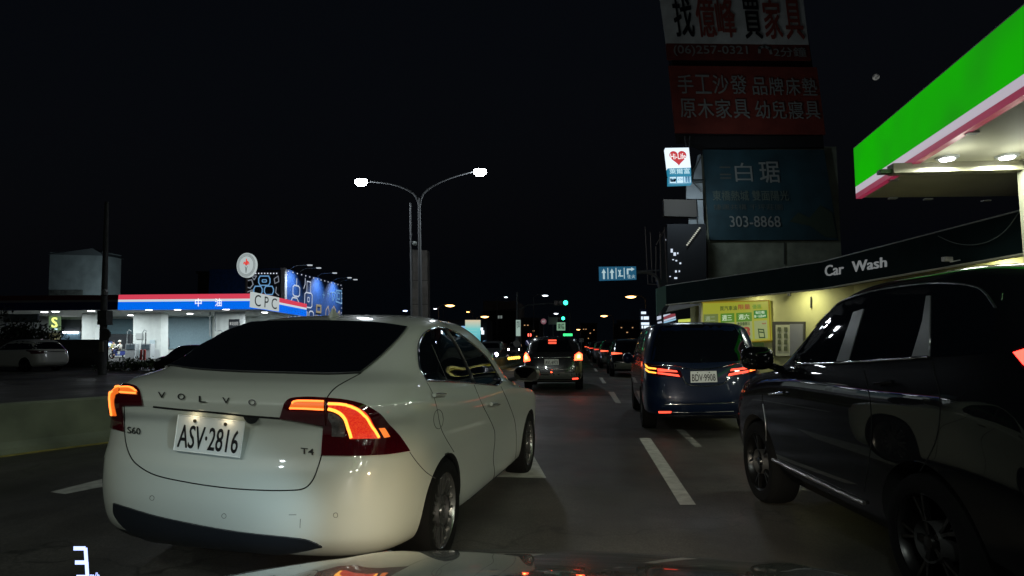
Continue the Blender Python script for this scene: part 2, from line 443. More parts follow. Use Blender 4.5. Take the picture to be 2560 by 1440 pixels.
def sedan_details(c):
    r = c.root
    c.body.data.materials.append(mat('bumper_insert_dark', (.010, .012, .016), .35))
    for p in c.body.data.polygons:
        if p.center.z < .33 and p.center.y < .62 and p.material_index == 0 and p.center.x < .25: p.material_index = 2
    # glass
    gl = poly_mix([[(409, 912), (462, 882), (544, 838), (599, 816), (630, 808)], [(630, 808), (708, 805), (817, 805), (943, 810), (1017, 820)],
                   [(1017, 820), (995, 848), (950, 893), (900, 934)], [(900, 934), (817, 937), (708, 934), (599, 931), (489, 924), (409, 912)]])
    g = c.patch('rear_window', gl, GLASS, off=.013, step=11)
    c.line('window_seal', gl+[gl[0]], .004, BLACKPL, parent=g, raw=True, off=.010)
    sw = poly_mix([[(1066, 953), (1050, 925), (1045, 895), (1046, 865), (1056, 840), (1074, 826), (1098, 820), (1126, 826), (1160, 844), (1202, 880), (1224, 905), (1254, 955)],
                   [(1254, 955), (1241, 965)], [(1241, 965), (1197, 960), (1130, 955), (1066, 953)]])
    g = c.patch('side_window', sw, GLASS, off=.003)
    c.line('chrome_surround', sw+[sw[0]], .007, CHROME, parent=g, raw=True, off=.004)
    for nm, pts, rr in (('door_pillar', [(1114, 824), (1150, 883), (1184, 958)], .022), ('quarter_divider', [(1078, 862), (1098, 908), (1117, 953)], .011)):
        c.line(nm, pts, rr, BLACKPL, parent=g, off=-.006)
    # tail lamps
    Z = ZP(680, 960, 6.545)
    hs_ = poly_mix([Z((140, 560), (180, 420), (225, 310), (330, 245), (600, 225), (870, 240), (1200, 270), (1500, 340), (1730, 465), (1900, 640), (2100, 880), (2238, 1090)),
                    Z((2238, 1090), (1900, 1145), (1500, 1170), (1200, 1175), (812, 1165)), Z((812, 1165), (848, 675)), Z((848, 675), (560, 620), (140, 560))])
    t = c.patch('tail_lamp', hs_, LHOUSE, off=.010, skirt=.03)
    fa = poly_mix([Z((300, 402), (330, 335), (400, 285), (600, 280), (855, 292)), Z((855, 292), (855, 428)), Z((855, 428), (560, 412), (300, 402))])
    c.patch('glow_panel', fa, em('lamp_glow_amber', (1, .17, .012), .85), off=.013, parent=t)
    c.line('light_strip', Z((345, 330), (400, 300), (600, 298), (855, 306)), .0055, LSTRIP, off=.014, parent=t)
    c.line('light_strip', Z((310, 392), (560, 398), (855, 414)), .0055, LSTRIP, off=.014, parent=t)
    fb = poly_mix([Z((925, 310), (1100, 320), (1300, 350), (1440, 405), (1560, 505), (1650, 640), (1765, 885)), Z((1765, 885), (1280, 900)), Z((1280, 900), (1235, 760), (1190, 600), (1120, 520), (1000, 450), (925, 440))])
    lm = mat('lamp_lens_textured', (.2, .01, .01), .3, emit=(1, .05, .02), es=.8)
    if not lm.get('x'):
        n = lm.node_tree; b = n.nodes['Principled BSDF']; tc = n.nodes.new('ShaderNodeTexCoord'); vo = n.nodes.new('ShaderNodeTexVoronoi'); vo.inputs['Scale'].default_value = 160
        cr = n.nodes.new('ShaderNodeValToRGB'); cr.color_ramp.elements[0].color = (1, .12, .02, 1); cr.color_ramp.elements[1].color = (.75, .012, .01, 1); cr.color_ramp.elements[1].position = .7
        n.links.new(tc.outputs['Object'], vo.inputs['Vector']); n.links.new(vo.outputs['Distance'], cr.inputs[0]); n.links.new(cr.outputs[0], b.inputs['Emission Color']); lm['x'] = 1
    c.patch('glow_panel', fb, lm, off=.013, parent=t)
    c.line('light_strip', Z((930, 405), (1010, 425), (1130, 485), (1215, 590), (1265, 750), (1300, 885)), .0085, LHOT, off=.014, parent=t)
    c.line('light_strip', Z((930, 335), (1130, 345), (1300, 378), (1430, 440), (1550, 560), (1640, 700), (1735, 870)), .0075, LHOT, off=.014, parent=t)
    c.patch('side_marker', Z((1735, 712), (1825, 707), (1912, 858), (1825, 875)), LAMB, off=.013, parent=t)
    c.patch('reverse_lens', poly_mix([Z((930, 470), (1000, 472), (1120, 540), (1185, 640), (1200, 865)), Z((1200, 865), (985, 862)), Z((985, 862), (985, 660), (930, 560), (930, 470))]),
            mat('clear_lens', (.10, .09, .09), .15, coat=1, bump=.6, noise=(60, .5)), off=.012, parent=t)
    c.line('lamp_split', Z((880, 243), (885, 650)), .004, mat('lamp_split_red', (.02, 0, .001), .3), off=.011, parent=t)
    Z = ZP(240, 780, 3.428)
    hs2 = poly_mix([Z((116, 700), (135, 650), (215, 622), (330, 635), (375, 670), (395, 720), (410, 800)), Z((410, 800), (228, 802)), Z((228, 802), (242, 1022)), Z((242, 1022), (180, 1005), (135, 985), (124, 880), (116, 700))])
    t2 = c.patch('tail_lamp', hs2, LHOUSE, off=.010, skirt=.03)
    c.patch('glow_panel', Z((215, 645), (330, 655), (362, 690), (355, 708), (215, 698)), em('lamp_glow_amber', (1, .17, .012)), off=.013, parent=t2)
    c.patch('glow_panel', poly_mix([Z((205, 645), (160, 655), (132, 690), (140, 780), (150, 880)), Z((150, 880), (190, 880)), Z((190, 880), (170, 780), (178, 720), (205, 705))]), em('lamp_glow_amber', (1, .17, .012)), off=.013, parent=t2)
    c.line('light_strip', Z((205, 650), (160, 662), (138, 700), (143, 780), (153, 870)), .007, LSTRIP, off=.014, parent=t2)
    c.line('light_strip', Z((218, 655), (300, 657), (355, 690)), .005, LSTRIP, off=.014, parent=t2)
    c.line('light_strip', Z((218, 698), (352, 708)), .005, LSTRIP, off=.014, parent=t2)
    # seams and lip shade
    for nm, pts, rr in (('boot_gap_and_shade', [(311, 1015), (312, 1060), (314, 1101), (325, 1138), (345, 1163), (390, 1188), (470, 1206), (560, 1219), (640, 1225), (720, 1226), (760, 1221), (782, 1200), (796, 1165), (804, 1138)], .0035),
                        ('boot_gap_and_shade', [(816, 997), (828, 980), (845, 965), (875, 948), (903, 933)], .0035),
                        ('boot_gap_and_shade', [(384, 1017), (450, 1024), (543, 1032), (619, 1040), (700, 1046)], .0055),  # shade under the boot lip, drawn as a dark line
                        ('door_gap', [(1185, 962), (1205, 1010), (1232, 1065), (1237, 1095), (1233, 1146), (1236, 1185), (1225, 1213)], .003),
                        ('door_gap', [(1068, 957), (1082, 985), (1092, 1020), (1104, 1075), (1135, 1130)], .0025),
                        ('door_gap', [(1252, 966), (1272, 1010), (1288, 1060), (1290, 1130), (1280, 1175)], .003),
                        ('sill_gap', [(1178, 1260), (1225, 1222), (1276, 1178)], .006),
                        ('bumper_gap', [(1024, 1130), (1042, 1155), (1065, 1180), (1090, 1197)], .0025),
                        ('fuel_flap', [(1096+12*math.cos(a), 1048+24*math.sin(a)) for a in [k*math.pi/6 for k in range(13)]], .002),
                        ('tow_cover', [(722, 1287), (741, 1287)], .0015), ('tow_cover', [(751, 1297), (750, 1320)], .0015)):
        c.line(nm, pts, rr, SEAM_SHADE if rr > .0026 else mat('fine_gap_grey', (.05, .05, .045), .8))
    for p in ((839, 1288), (560, 1290), (380, 1245)):
        c.line('parking_sensor', [(p[0]+5.5*math.cos(a), p[1]+6*math.sin(a)) for a in [k*math.pi/5 for k in range(11)]], .0012, mat('fine_gap_grey'))
    # dark lower bumper
    c.patch('bumper_insert', poly_mix([[(286, 1257), (340, 1274), (400, 1291), (500, 1312), (600, 1329), (700, 1340), (760, 1347), (790, 1357), (806, 1366)], [(806, 1366), (700, 1384), (560, 1384), (420, 1364), (330, 1330), (290, 1290), (286, 1257)]]),
            mat('bumper_insert_dark', (.010, .012, .016), .35), off=.008, step=14)
    # boot lip catches light: raised spoiler edge
    # handles, badges
    for x0, x1, y in ((1079, 1104, 991), (1222, 1240, 1010)):
        hm = c.line('door_handle', [(x0, y), ((x0+x1)/2, y-1), (x1, y)], .014, WHITE, off=.018, sp=4)
        c.line('handle_trim', [(x0, y), ((x0+x1)/2, y-1), (x1, y)], .004, CHROME, off=.034, parent=hm, sp=4)
    EMB = mat('badge_metal', (.035, .035, .035), .3, .6)
    for ch, x, y in zip('VOLVO', (405, 454, 507, 566, 631), (988, 992, 998, 1001.5, 1006)):
        mb = MB(); q = plane_quad(c, [(x-9, y+7.5), (x+9, y+8.5), (x+9, y-6.5), (x-9, y-7.5)], .006); text_on(mb, ch, q, .004, .02); mb.build('badge_letter', EMB, r)
    mb = MB(); text_on(mb, 'S60', plane_quad(c, [(319, 1083), (352, 1087), (352, 1070), (319, 1066)], .004), .002, .01); mb.build('model_badge', EMB, r)
    mb = MB(); text_on(mb, 'T4', plane_quad(c, [(752, 1134), (785, 1138), (785, 1122), (752, 1119)], .004), .002, .01); mb.build('model_badge', EMB, r)
    pq = plane_quad(c, [(434, 1125), (599, 1144), (612, 1055), (446, 1037)], .014)
    pl = number_plate(c, pq, 'ASV·2816', bold=.022)
    n = nrm(pq)
    for u in (.25, .76):
        p = lerpq(pq, u, 1.10)+n*.030
        lamp('plate_light', 'AREA', p, .05, (1, .80, .5), target=lerpq(pq, u, .5)-n*.03, size=.03, parent=r)
    # boot camera and handle shadow under the lip, both in one black patch
    c.patch('boot_camera_shade', poly_mix([[(612, 1041), (648, 1045)], [(648, 1045), (642, 1053), (630, 1056), (619, 1051), (612, 1041)]]), BLACKPL, off=.012)
    # antenna fin
    h, nn = c._cast((824, 793), 'cam'); f = MB(); b = h+Vector((0, .08, -.01)); ss = []
    for y, z, wd in ((-.085, 0, .020), (.10, 0, .022), (.09, .012, .014), (.035, .035, .008), (-.03, .075, .004), (-.045, .078, .004), (-.055, .05, .008), (-.07, .015, .014)): ss.append((y, z, wd))
    L = [b+Vector((-wd, y, z)) for y, z, wd in ss]; Rr = [b+Vector((wd, y, z)) for y, z, wd in ss]; k = len(ss)
    f.add(L+Rr, [list(range(k)), list(range(k, 2*k))[::-1]]+[[i, (i+1) % k, k+(i+1) % k, k+i] for i in range(k)])
    f.build('antenna_fin', WHITE, r, world=False, smooth=30)
    # mirrors
    for sg in (1, -1):
        m = MB(); base = len(m.v); cx = Vector((sg*1.055, 3.02, 1.09)); n1, n2 = 14, 22; vs = []; fs = []
        for i in range(n1+1):
            u = math.pi*i/n1-math.pi/2
            for j in range(n2):
                v = 2*math.pi*j/n2; cu = abs(math.cos(u))**.6*(1 if math.cos(u) >= 0 else -1)
                sp = lambda t: math.copysign(abs(t)**.7, t)
                yy = math.sin(u)*.085; vs.append(cx+Vector((cu*sp(math.cos(v))*.125, yy, cu*sp(math.sin(v))*.075)))
        for i in range(n1):
            for j in range(n2): fs.append((i*n2+j, i*n2+(j+1) % n2, (i+1)*n2+(j+1) % n2, (i+1)*n2+j))
        m.add(vs, fs); mo = m.build('wing_mirror', WHITE if sg < 0 else mat('mirror_shell', (.05, .05, .045), .3, coat=1), r, world=False, smooth=60)
        g = MB().add([cx+Vector((sp(math.cos(a))*.108, -.0865, sp(math.sin(a))*.062)) for a in [k*math.pi/12 for k in range(24)]], [range(24)]); g.build('mirror_glass', mat('mirror_glass', (.08, .07, .07), .03, 1), mo, world=False)
        MB().tube([cx+Vector((-sg*.10, .02, -.045)), cx+Vector((-sg*.20, .03, -.075))], .022, 8).build('mirror_arm', BLACKPL, mo, world=False)
    for x in (.93, -.93):
        for y in (1.0, 3.77): c.wheel(x, y, .325, .22, mat('alloy_rim', (.28, .28, .27), .25, .9), 10, z=.325)
sedan_details(sed)

# ---- black suv alongside on the right
BLACKP = mat('black_paint', (.003, .0035, .0045), .5, coat=.6, coatr=.02, spec=.02)
SUVL = [(.25, 4.12, .80, .30, .27, .30, 3.4, 14), (.08, 4.20, .89, .42, .37, .40, 3.6, 13), (.0, 4.26, .925, .60, .55, .58, 3.8, 12), (.02, 4.25, .935, .80, .78, .75, 3.8, 12),
        (.06, 4.20, .935, 1.0, .98, .90, 3.8, 11), (.10, 4.08, .93, 1.14, 1.12, 1.02, 3.8, 10), (.16, 3.85, .91, 1.26, 1.20, 1.12, 3.6, 9), (.24, 3.40, .88, 1.34, 1.26, 1.20, 3.5, 8),
        (.38, 3.05, .84, 1.50, 1.45, 1.38, 3.4, 7.5), (.52, 2.75, .79, 1.66, 1.62, 1.58, 3.4, 7), (.68, 2.50, .72, 1.78, 1.76, 1.74, 3.2, 6), (.90, 2.25, .60, 1.85, 1.84, 1.83, 3, 5), (1.2, 2.0, .35, 1.885, 1.88, 1.87, 2.6, 4), (1.4, 1.8, .1, 1.89, 1.89, 1.888, 2.2, 3)]
crv = CARS['crv'] = Car('black_suv', 'glossy black suv with silver sill strip alongside on the right, cut off by the frame', (2.88, 2.70, 0), (0, 0, .104), SUVL, BLACKP, arches=((1.08, .36), (3.40, .36)), ar=.42, cat='car')
def suv_details(c):
    r = c.root; Z = ZP(1740, 560, 3.122)
    sw = poly_mix([Z((760, 1055), (830, 960), (930, 820), (1010, 720), (1140, 610), (1300, 555), (1440, 520), (1640, 490), (1850, 470), (2060, 475), (2200, 505), (2280, 560), (2340, 660)), Z((2340, 660), (2330, 800), (2290, 1000)), Z((2290, 1000), (2060, 1025), (1820, 1040), (1400, 1068), (1100, 1085), (760, 1100))])
    g = c.patch('side_window', sw, GLASS, off=.003)
    c.line('window_trim', Z((930, 800), (1010, 705), (1140, 605), (1300, 548), (1440, 515), (1640, 485), (1850, 465), (2060, 470), (2200, 500), (2270, 555), (2340, 655)), .006, mat('dull_chrome', (.3, .3, .3), .3, 1), parent=g, off=.003)
    c.line('window_trim', Z((780, 1092), (1100, 1082), (1400, 1065), (1820, 1037)), .009, CHROME, parent=g, off=.004)
    pm = mat('pillar_sheen_grey', (.11, .12, .12), .35, coat=.3)  # grey colour stands in for light caught on the dark pillars
    c.patch('pillar_cover', Z((1235, 690), (1315, 665), (1195, 1075), (1100, 1080)), pm, off=.008, parent=g)
    c.patch('pillar_cover', Z((1805, 565), (1838, 562), (1828, 1030), (1690, 1045), (1735, 900), (1775, 760)), pm, off=.008, parent=g)
    for pts, rr in (([(1905, 985), (1913, 1060), (1917, 1100)], .003), ([(2160, 925), (2175, 1000), (2178, 1100), (2160, 1230)], .003), ([(2330, 905), (2350, 1000), (2340, 1100), (2300, 1180)], .003)):
        c.line('door_gap', pts, rr, mat('fine_gap_black', (.001, .001, .001), .9))
    c.line('sill_strip', [(1935, 1148), (2000, 1180), (2080, 1218), (2165, 1257)], .014, mat('sill_metal', (.35, .33, .30), .3, .9), off=.012)
    c.line('fender_edge', [(1908, 1010), (1915, 1060), (1917, 1110), (1925, 1170), (1935, 1205)], .004, mat('dull_chrome'), off=.003)
    c.line('door_handle', [(1930, 985+0), (1965, 982)], .012, CHROME, off=.02)
    c.line('door_handle', [(2195, 960), (2240, 957)], .012, BLACKP, off=.02)
    t = c.patch('tail_lamp', [(2532, 878), (2600, 856), (2700, 870), (2700, 960), (2600, 950), (2560, 925)], LHOUSE, off=.010)
    c.patch('glow_panel', [(2536, 884), (2600, 864), (2690, 875), (2690, 945), (2600, 935), (2562, 915)], em('lamp_glow_red_bright', (1, .03, .02), 9), off=.014, parent=t)
    c.line('window_corner_trim', [(2505, 735), (2503, 752)], .006, CHROME, off=.003)
    # door mirror seen from behind
    m = MB(); cx = Vector((-1.06, 2.98, 1.30)); vs = []; fs = []; n1, n2 = 14, 22
    for i in range(n1+1):
        u = math.pi*i/n1-math.pi/2
        for j in range(n2):
            v = 2*math.pi*j/n2; sp = lambda t: math.copysign(abs(t)**.65, t); cu = abs(math.cos(u))**.55
            vs.append(cx+Vector((cu*sp(math.cos(v))*.135, math.sin(u)*.10, cu*sp(math.sin(v))*.10)))
    for i in range(n1):
        for j in range(n2): fs.append((i*n2+j, i*n2+(j+1) % n2, (i+1)*n2+(j+1) % n2, (i+1)*n2+j))
    mo = m.add(vs, fs).build('wing_mirror', BLACKP, r, world=False, smooth=60)
    MB().tube([cx+Vector((.10, 0, -.06)), cx+Vector((.22, -.02, -.10))], .03, 8).build('mirror_arm', BLACKP, mo, world=False)
    c.line('roof_rail', [(-.66, 1.0), (-.67, 1.6), (-.66, 2.3)], .018, mat('dull_chrome'), proj='left', off=.03) if False else None
    rim = mat('dark_alloy', (.035, .035, .035), .3, .9)
    for x in (-.92, .92):
        for y in (1.08, 3.40): c.wheel(x, y, .36, .24, rim, 5, z=.36)
suv_details(crv)

# ---- dark people carrier ahead in the right lane
VANP = mat('dark_blue_paint', (.0025, .009, .030), .3, metal=.2, coat=.8, coatr=.02, spec=.2)
VANL = [(.22, 4.7, .82, .26, .24, .26, 4, 14), (.06, 4.8, .90, .36, .32, .34, 4, 14), (.0, 4.85, .925, .55, .50, .52, 4.2, 14), (.02, 4.83, .935, .80, .78, .75, 4.2, 14), (.05, 4.75, .93, 1.0, .98, .92, 4.2, 14),
        (.08, 4.5, .92, 1.12, 1.1, 1.04, 4.2, 12), (.14, 4.2, .90, 1.26, 1.24, 1.2, 4.2, 11), (.20, 3.9, .87, 1.42, 1.40, 1.36, 4.2, 10), (.28, 3.6, .83, 1.57, 1.56, 1.52, 4.2, 9), (.38, 3.3, .78, 1.69, 1.68, 1.66, 4, 8),
        (.55, 3.0, .68, 1.755, 1.755, 1.74, 3.6, 6), (.9, 2.6, .45, 1.79, 1.79, 1.785, 3, 4), (1.4, 2.2, .1, 1.80, 1.80, 1.80, 2.2, 3)]
van = CARS['van'] = Car('dark_people_carrier', 'dark blue people carrier with split red tail bars, ahead in the right lane', (1.95, 10.0, 0), (0, 0, -.035), VANL, VANP, arches=((.95, .33), (3.9, .33)), ar=.38, cat='car')
def van_details(c):
    r = c.root; Z = ZP(1580, 780, 4.644)
    g = c.patch('rear_window', poly_mix([Z((330, 170), (700, 150), (1180, 165)), Z((1180, 165), (1290, 330), (1350, 560)), Z((1350, 560), (800, 590), (215, 575)), Z((215, 575), (260, 340), (330, 170))]), GLASS, off=.004)
    c.line('chrome_strip', Z((1250, 210), (1300, 360), (1350, 480), (1360, 540)), .006, CHROME, off=.006, parent=g)
    c.line('tailgate_trim', Z((230, 620), (500, 625), (650, 660), (820, 665), (1020, 645), (1200, 600), (1370, 590)), .010, CHROME, off=.006)
    c.line('spoiler_glint', Z((545, 150), (830, 145)), .008, CHROME, off=.008)  # chrome line standing in for a lamp glint on the spoiler
    LS = em('lamp_strip_red', (1, .07, .035), 2.2)
    for hs_, bars in ((Z((130, 590), (210, 600), (560, 680), (590, 760), (280, 745), (150, 690)), (Z((300, 655), (520, 682), (530, 700), (300, 690)), Z((300, 698), (540, 728), (556, 754), (300, 718)))),
                      (Z((1470, 590), (1470, 690), (1350, 720), (1100, 765), (1125, 680), (1350, 620)), (Z((1150, 662), (1348, 640), (1348, 662), (1140, 688)), Z((1125, 716), (1348, 676), (1348, 702), (1115, 744))))):
        t = c.patch('tail_lamp', hs_, LHOUSE, off=.008)
        for b in bars: c.patch('light_bar', b, LS, off=.013, parent=t)
    t = [x for x in r.children if x.name.startswith('tail_lamp')]
    c.patch('light_bar', Z((155, 600), (195, 640), (285, 652), (285, 668), (200, 662), (165, 640)), LHOT, off=.013, parent=t[0])
    c.patch('light_bar', Z((160, 650), (200, 685), (285, 700), (285, 716), (200, 705), (165, 680)), LHOT, off=.013, parent=t[0])
    c.patch('light_bar', Z((1362, 632), (1440, 598), (1445, 640), (1362, 660)), LS, off=.013, parent=t[1])
    c.patch('light_bar', Z((1362, 672), (1440, 650), (1440, 670), (1362, 696)), LSTRIP, off=.013, parent=t[1])
    number_plate(c, plane_quad(c, Z((683, 820), (990, 812), (978, 685), (680, 690)), .02), 'BDV·9908', bold=.01)
    c.line('plate_surround', Z((590, 750), (620, 820), (690, 850), (850, 860), (1000, 845), (1080, 820), (1115, 760)), .010, CHROME, off=.010)
    c.line('bumper_trim', Z((380, 1072), (600, 1068), (900, 1060), (1180, 1050)), .008, CHROME, off=.006)
    c.line('bumper_trim', Z((450, 1160), (700, 1165), (1180, 1150)), .006, mat('dull_chrome'), off=.006)
    c.patch('reflector', Z((308, 1152), (458, 1152), (455, 1170), (312, 1172)), LS, off=.008)
    c.line('emblem', Z((800, 560), (815, 540), (840, 533), (865, 545), (870, 565), (850, 585), (820, 585), (800, 560)), .006, CHROME, off=.01)
    c.patch('bumper_insert', poly_mix([Z((300, 1205), (700, 1200), (1180, 1195)), Z((1180, 1195), (1170, 1240), (700, 1255), (300, 1240), (300, 1205))]), BLACKPL, off=.004)
    for x in (-.91, .91):
        for y in (.95, 3.9): c.wheel(x, y, .34, .23, mat('alloy_rim'), 10)
    for sg in (-1, 1):
        MB().lathe([(0, -.09), (.09, -.07), (.12, 0), (.08, .07), (0, .09)], (sg*1.03, 3.5, 1.12), 'Y', 18).build('wing_mirror', VANP, r, world=False, smooth=60)
van_details(van)

# ---- dark suv ahead in our lane, and the queue beyond the van
def scaleL(L, sy=1, sz=1, sx=1): return [(a*sy, b*sy, w*sx, p*sz, q*sz, s_*sz, nx, ny) for a, b, w, p, q, s_, nx, ny in L]
S2 = scaleL(SUVL, 1.05, .885, .98)
far = CARS['far'] = Car('dark_suv', 'dark suv with two glaring brake lamps, straight ahead in our lane', (-.78, 18.9, 0), (0, 0, 0), S2, mat('charcoal_paint', (.018, .018, .02), .25, coat=1), arches=((1.0, .34), (3.55, .34)), ar=.39, cat='car', N=80)
def far_details(c):
    Z = ZP(1140, 700, 4.8); r = c.root
    c.patch('rear_window', Z((1010, 700), (1330, 695), (1400, 860), (960, 865)), GLASS, off=.004)
    for pts in (Z((815, 900), (845, 885), (875, 930), (880, 960), (830, 970)), Z((1435, 905), (1470, 880), (1500, 900), (1500, 950), (1430, 955))):
        t = c.patch('tail_lamp', pts, LHOUSE, off=.012)
        cx = sum(p[0] for p in pts)/len(pts); cy = sum(p[1] for p in pts)/len(pts)
        c.patch('glow_panel', [(cx+(p[0]-cx)*1.3, cy+(p[1]-cy)*1.3) for p in pts], em('brake_glow', (1, .06, .02), 10), off=.02, parent=t)
        c.patch('brake_lens', [(cx+(p[0]-cx)*.5, cy+(p[1]-cy)*.6) for p in pts], em('brake_hot', (1, .5, .12), 8), off=.025, parent=t)
    for y in (722, 752): c.patch('high_brake_bar', Z((1108, y), (1205, y), (1205, y+14), (1108, y+14)), em('brake_bar', (1, .10, .05), 1.6), off=.02)
    number_plate(c, plane_quad(c, Z((1063, 1020), (1231, 1018), (1229, 950), (1063, 950)), .02), 'AVL·6973', bold=.01)
    c.line('chrome_strip', Z((930, 935), (1100, 930), (1380, 928)), .015, CHROME, off=.008)
    c.line('bumper_trim', Z((930, 1072), (1100, 1072), (1400, 1066)), .02, CHROME, off=.008)
    c.patch('bumper_insert', poly_mix([Z((870, 1120), (1180, 1115), (1500, 1110)), Z((1500, 1110), (1470, 1240), (1180, 1260), (900, 1255), (870, 1120))]), mat('bumper_silver', (.10, .11, .10), .5), off=.006)
    for x0 in (840, 1395): c.patch('reflector', Z((x0, 1175), (x0+70, 1172), (x0+70, 1188), (x0, 1192)), em('lamp_strip_red', (1, .05, .03), 1.25), off=.012)
    for x in (-.9, .9):
        for y in (1.0, 3.55): c.wheel(x, y, .345, .22, mat('dark_alloy'), 5)
far_details(far)
def queue_car(name, label, x, y, paint, bars, group='cars queuing in the right lane', L=S2, low=None):
    c = Car(name, label, (x, y, 0), (0, 0, 0), L, paint, arches=(), cat='car', group=group, N=64)
    c.patch('rear_window', [(-.62, 1.50), (.62, 1.50), (.76, 1.16), (-.76, 1.16)], GLASS, proj='rear', off=.004)
    for sg in (-1, 1):
        t = c.patch('tail_lamp', [(sg*.45, 1.06), (sg*.86, 1.08), (sg*.86, .90), (sg*.45, .96)], LHOUSE, proj='rear', off=.012)
        c.patch('light_bar', [(sg*.42, 1.03), (sg*.84, 1.06), (sg*.84, .96), (sg*.42, 1.0)], bars, proj='rear', off=.02, parent=t)
    if low: c.patch('bumper_insert', [(-.78, .62), (.78, .62), (.74, .36), (-.74, .36)], low, proj='rear', off=.01)
    q = [RM[c.root] @ Vector(p) for p in ((-.17, -.03, .72), (.17, -.03, .72), (.17, -.03, .86), (-.17, -.03, .86))]
    MB().slab(q, Vector((0, .02, 0))).build('number_plate', WHITEPL, c.root)
    c.line('bumper_trim', [(-.7, .66), (0, .66), (.7, .66)], .015, mat('dull_chrome'), proj='rear', off=.01)
    for xx in (-.86, .86):
        for yy in (1.0, 3.55): c.wheel(xx+(.05 if xx > 0 else -.05), yy, .34, .2, mat('dark_alloy'), 5)
    return c
queue_car('queuing_car', 'dark car with silver lower bumper, first beyond the people carrier in the right lane', 2.28, 27, BLACKP, em('bar_orange', (1, .12, .05), 2), low=mat('bumper_silver'))
queue_car('queuing_car', 'silver-bumpered saloon, second in the queue beyond the people carrier', 2.15, 36.5, mat('charcoal_paint'), em('bar_orange', (1, .12, .05), 2), low=mat('bumper_silver'))
queue_car('queuing_car', 'small grey car with dim tail lamps, third in the queue beyond the people carrier', 2.05, 47, mat('grey_paint', (.12, .12, .12), .3, coat=1), em('bar_dim', (1, .08, .04), 1))
queue_car('queuing_car', 'tiny car fourth in the queue beyond the people carrier', 1.9, 60, mat('charcoal_paint'), em('bar_dim', (1, .08, .04), 1))

queue_car('queuing_car', 'very distant car beyond the grey one in the right lane queue', 1.95, 74, mat('charcoal_paint'), em('bar_orange', (1, .12, .05), 2))
queue_car('queuing_car', 'last car of all in the right lane queue, a few specks of red', 1.8, 92, mat('charcoal_paint'), em('bar_orange', (1, .12, .05), 2))
# oncoming cars beyond the barrier
def oncoming(label, px, y, colr, sg=None, E=30):
    x = AY(px, 880, y).x
    c = Car('oncoming_car', label, (x, y+4.3, 0), (0, 0, math.pi), S2, mat('grey_paint'), arches=(), cat='car', group='cars coming the other way', N=64)
    c.patch('windscreen', [(-.6, 1.48), (.6, 1.48), (.74, 1.12), (-.74, 1.12)], GLASS, proj='front', off=.004)
    for s_ in (-1, 1):
        t = MB().lathe([(0, .02), (.13, 0), (.11, -.05), (0, -.05)], (s_*.66, 4.40, .68), 'Y', 16)
        t.build('headlamp', em('headlamp_'+colr[0], colr[1], 30), c.root, world=False)
    for xx in (-.86, .86):
        for yy in (1.0, 3.55): c.wheel(xx, yy, .34, .2, mat('dark_alloy'), 5)
    MB().box((0, 4.46, .52), (.38, .02, .15)).build('number_plate', WHITEPL, c.root, world=False)
oncoming('pale car with white headlamps coming toward us beyond the barrier, nearer one', 1218, 44, ('cool', (.75, .72, 1)))
oncoming('small car with pinkish white headlamps far off beyond the barrier', 1284, 84, ('pink', (1, .75, .85)))
CH_ = None

# parked white suv on the far side, and a dark hatchback by the station
pw = Car('parked_suv', 'white suv parked before the dark wall, dim, at the left edge', (AY(181, 935, 30.8).x-.16, 29.9, 0), (0, 0, R(80)), S2, mat('white_paint_dull', (.36, .36, .33), .4, coat=.5), arches=((1.0, .34), (3.55, .34)), ar=.40, cat='car', N=80)
pw.patch('rear_window', [(-.66, 1.52), (.66, 1.52), (.82, 1.16), (-.82, 1.16)], GLASS, proj='rear', off=.004)
pw.patch('side_window', poly_mix([[(.5, 1.15), (.65, 1.45), (1.2, 1.56), (2.3, 1.55), (2.9, 1.32), (3.3, 1.10)], [(3.3, 1.10), (.5, 1.15)]]), GLASS, proj='left', off=.004)
pw.line('tailgate_trim', [(-.8, 1.02), (0, 1.02), (.8, 1.02)], .02, CHROME, proj='rear', off=.01)
for sg in (-1, 1):
    pw.patch('tail_lamp', [(sg*.55, 1.08), (sg*.9, 1.10), (sg*.9, .92), (sg*.6, .94)], LHOUSE, proj='rear', off=.01)
for xx in (-.91, .91):
    for yy in (1.0, 3.55): pw.wheel(xx, yy, .345, .22, mat('dark_alloy'), 5)
hb = Car('dark_hatchback', 'black car facing us beyond the sedan, below the gas station columns', (AY(437, 870, 27).x, 30, 0), (0, 0, R(187)), scaleL(SUVL, .95, .735, .95), BLACKP, arches=(), cat='car', N=80)
hb.patch('windscreen', [(-.6, 1.25), (.6, 1.25), (.76, .98), (-.76, .98)], GLASS, proj='front', off=.004)
for sg in (-1, 1): hb.patch('headlamp', [(sg*.5, .74), (sg*.85, .78), (sg*.85, .66), (sg*.55, .66)], mat('headlamp_glass', (.5, .5, .5), .1, coat=1), proj='front', off=.01)
for xx in (-.87, .87):
    for yy in (.9, 3.3): hb.wheel(xx, yy, .32, .2, mat('dark_alloy'), 5)
hb.line('wiper', [(-.5, 1.0), (.1, 1.12)], .012, CHROME, proj='front', off=.02)

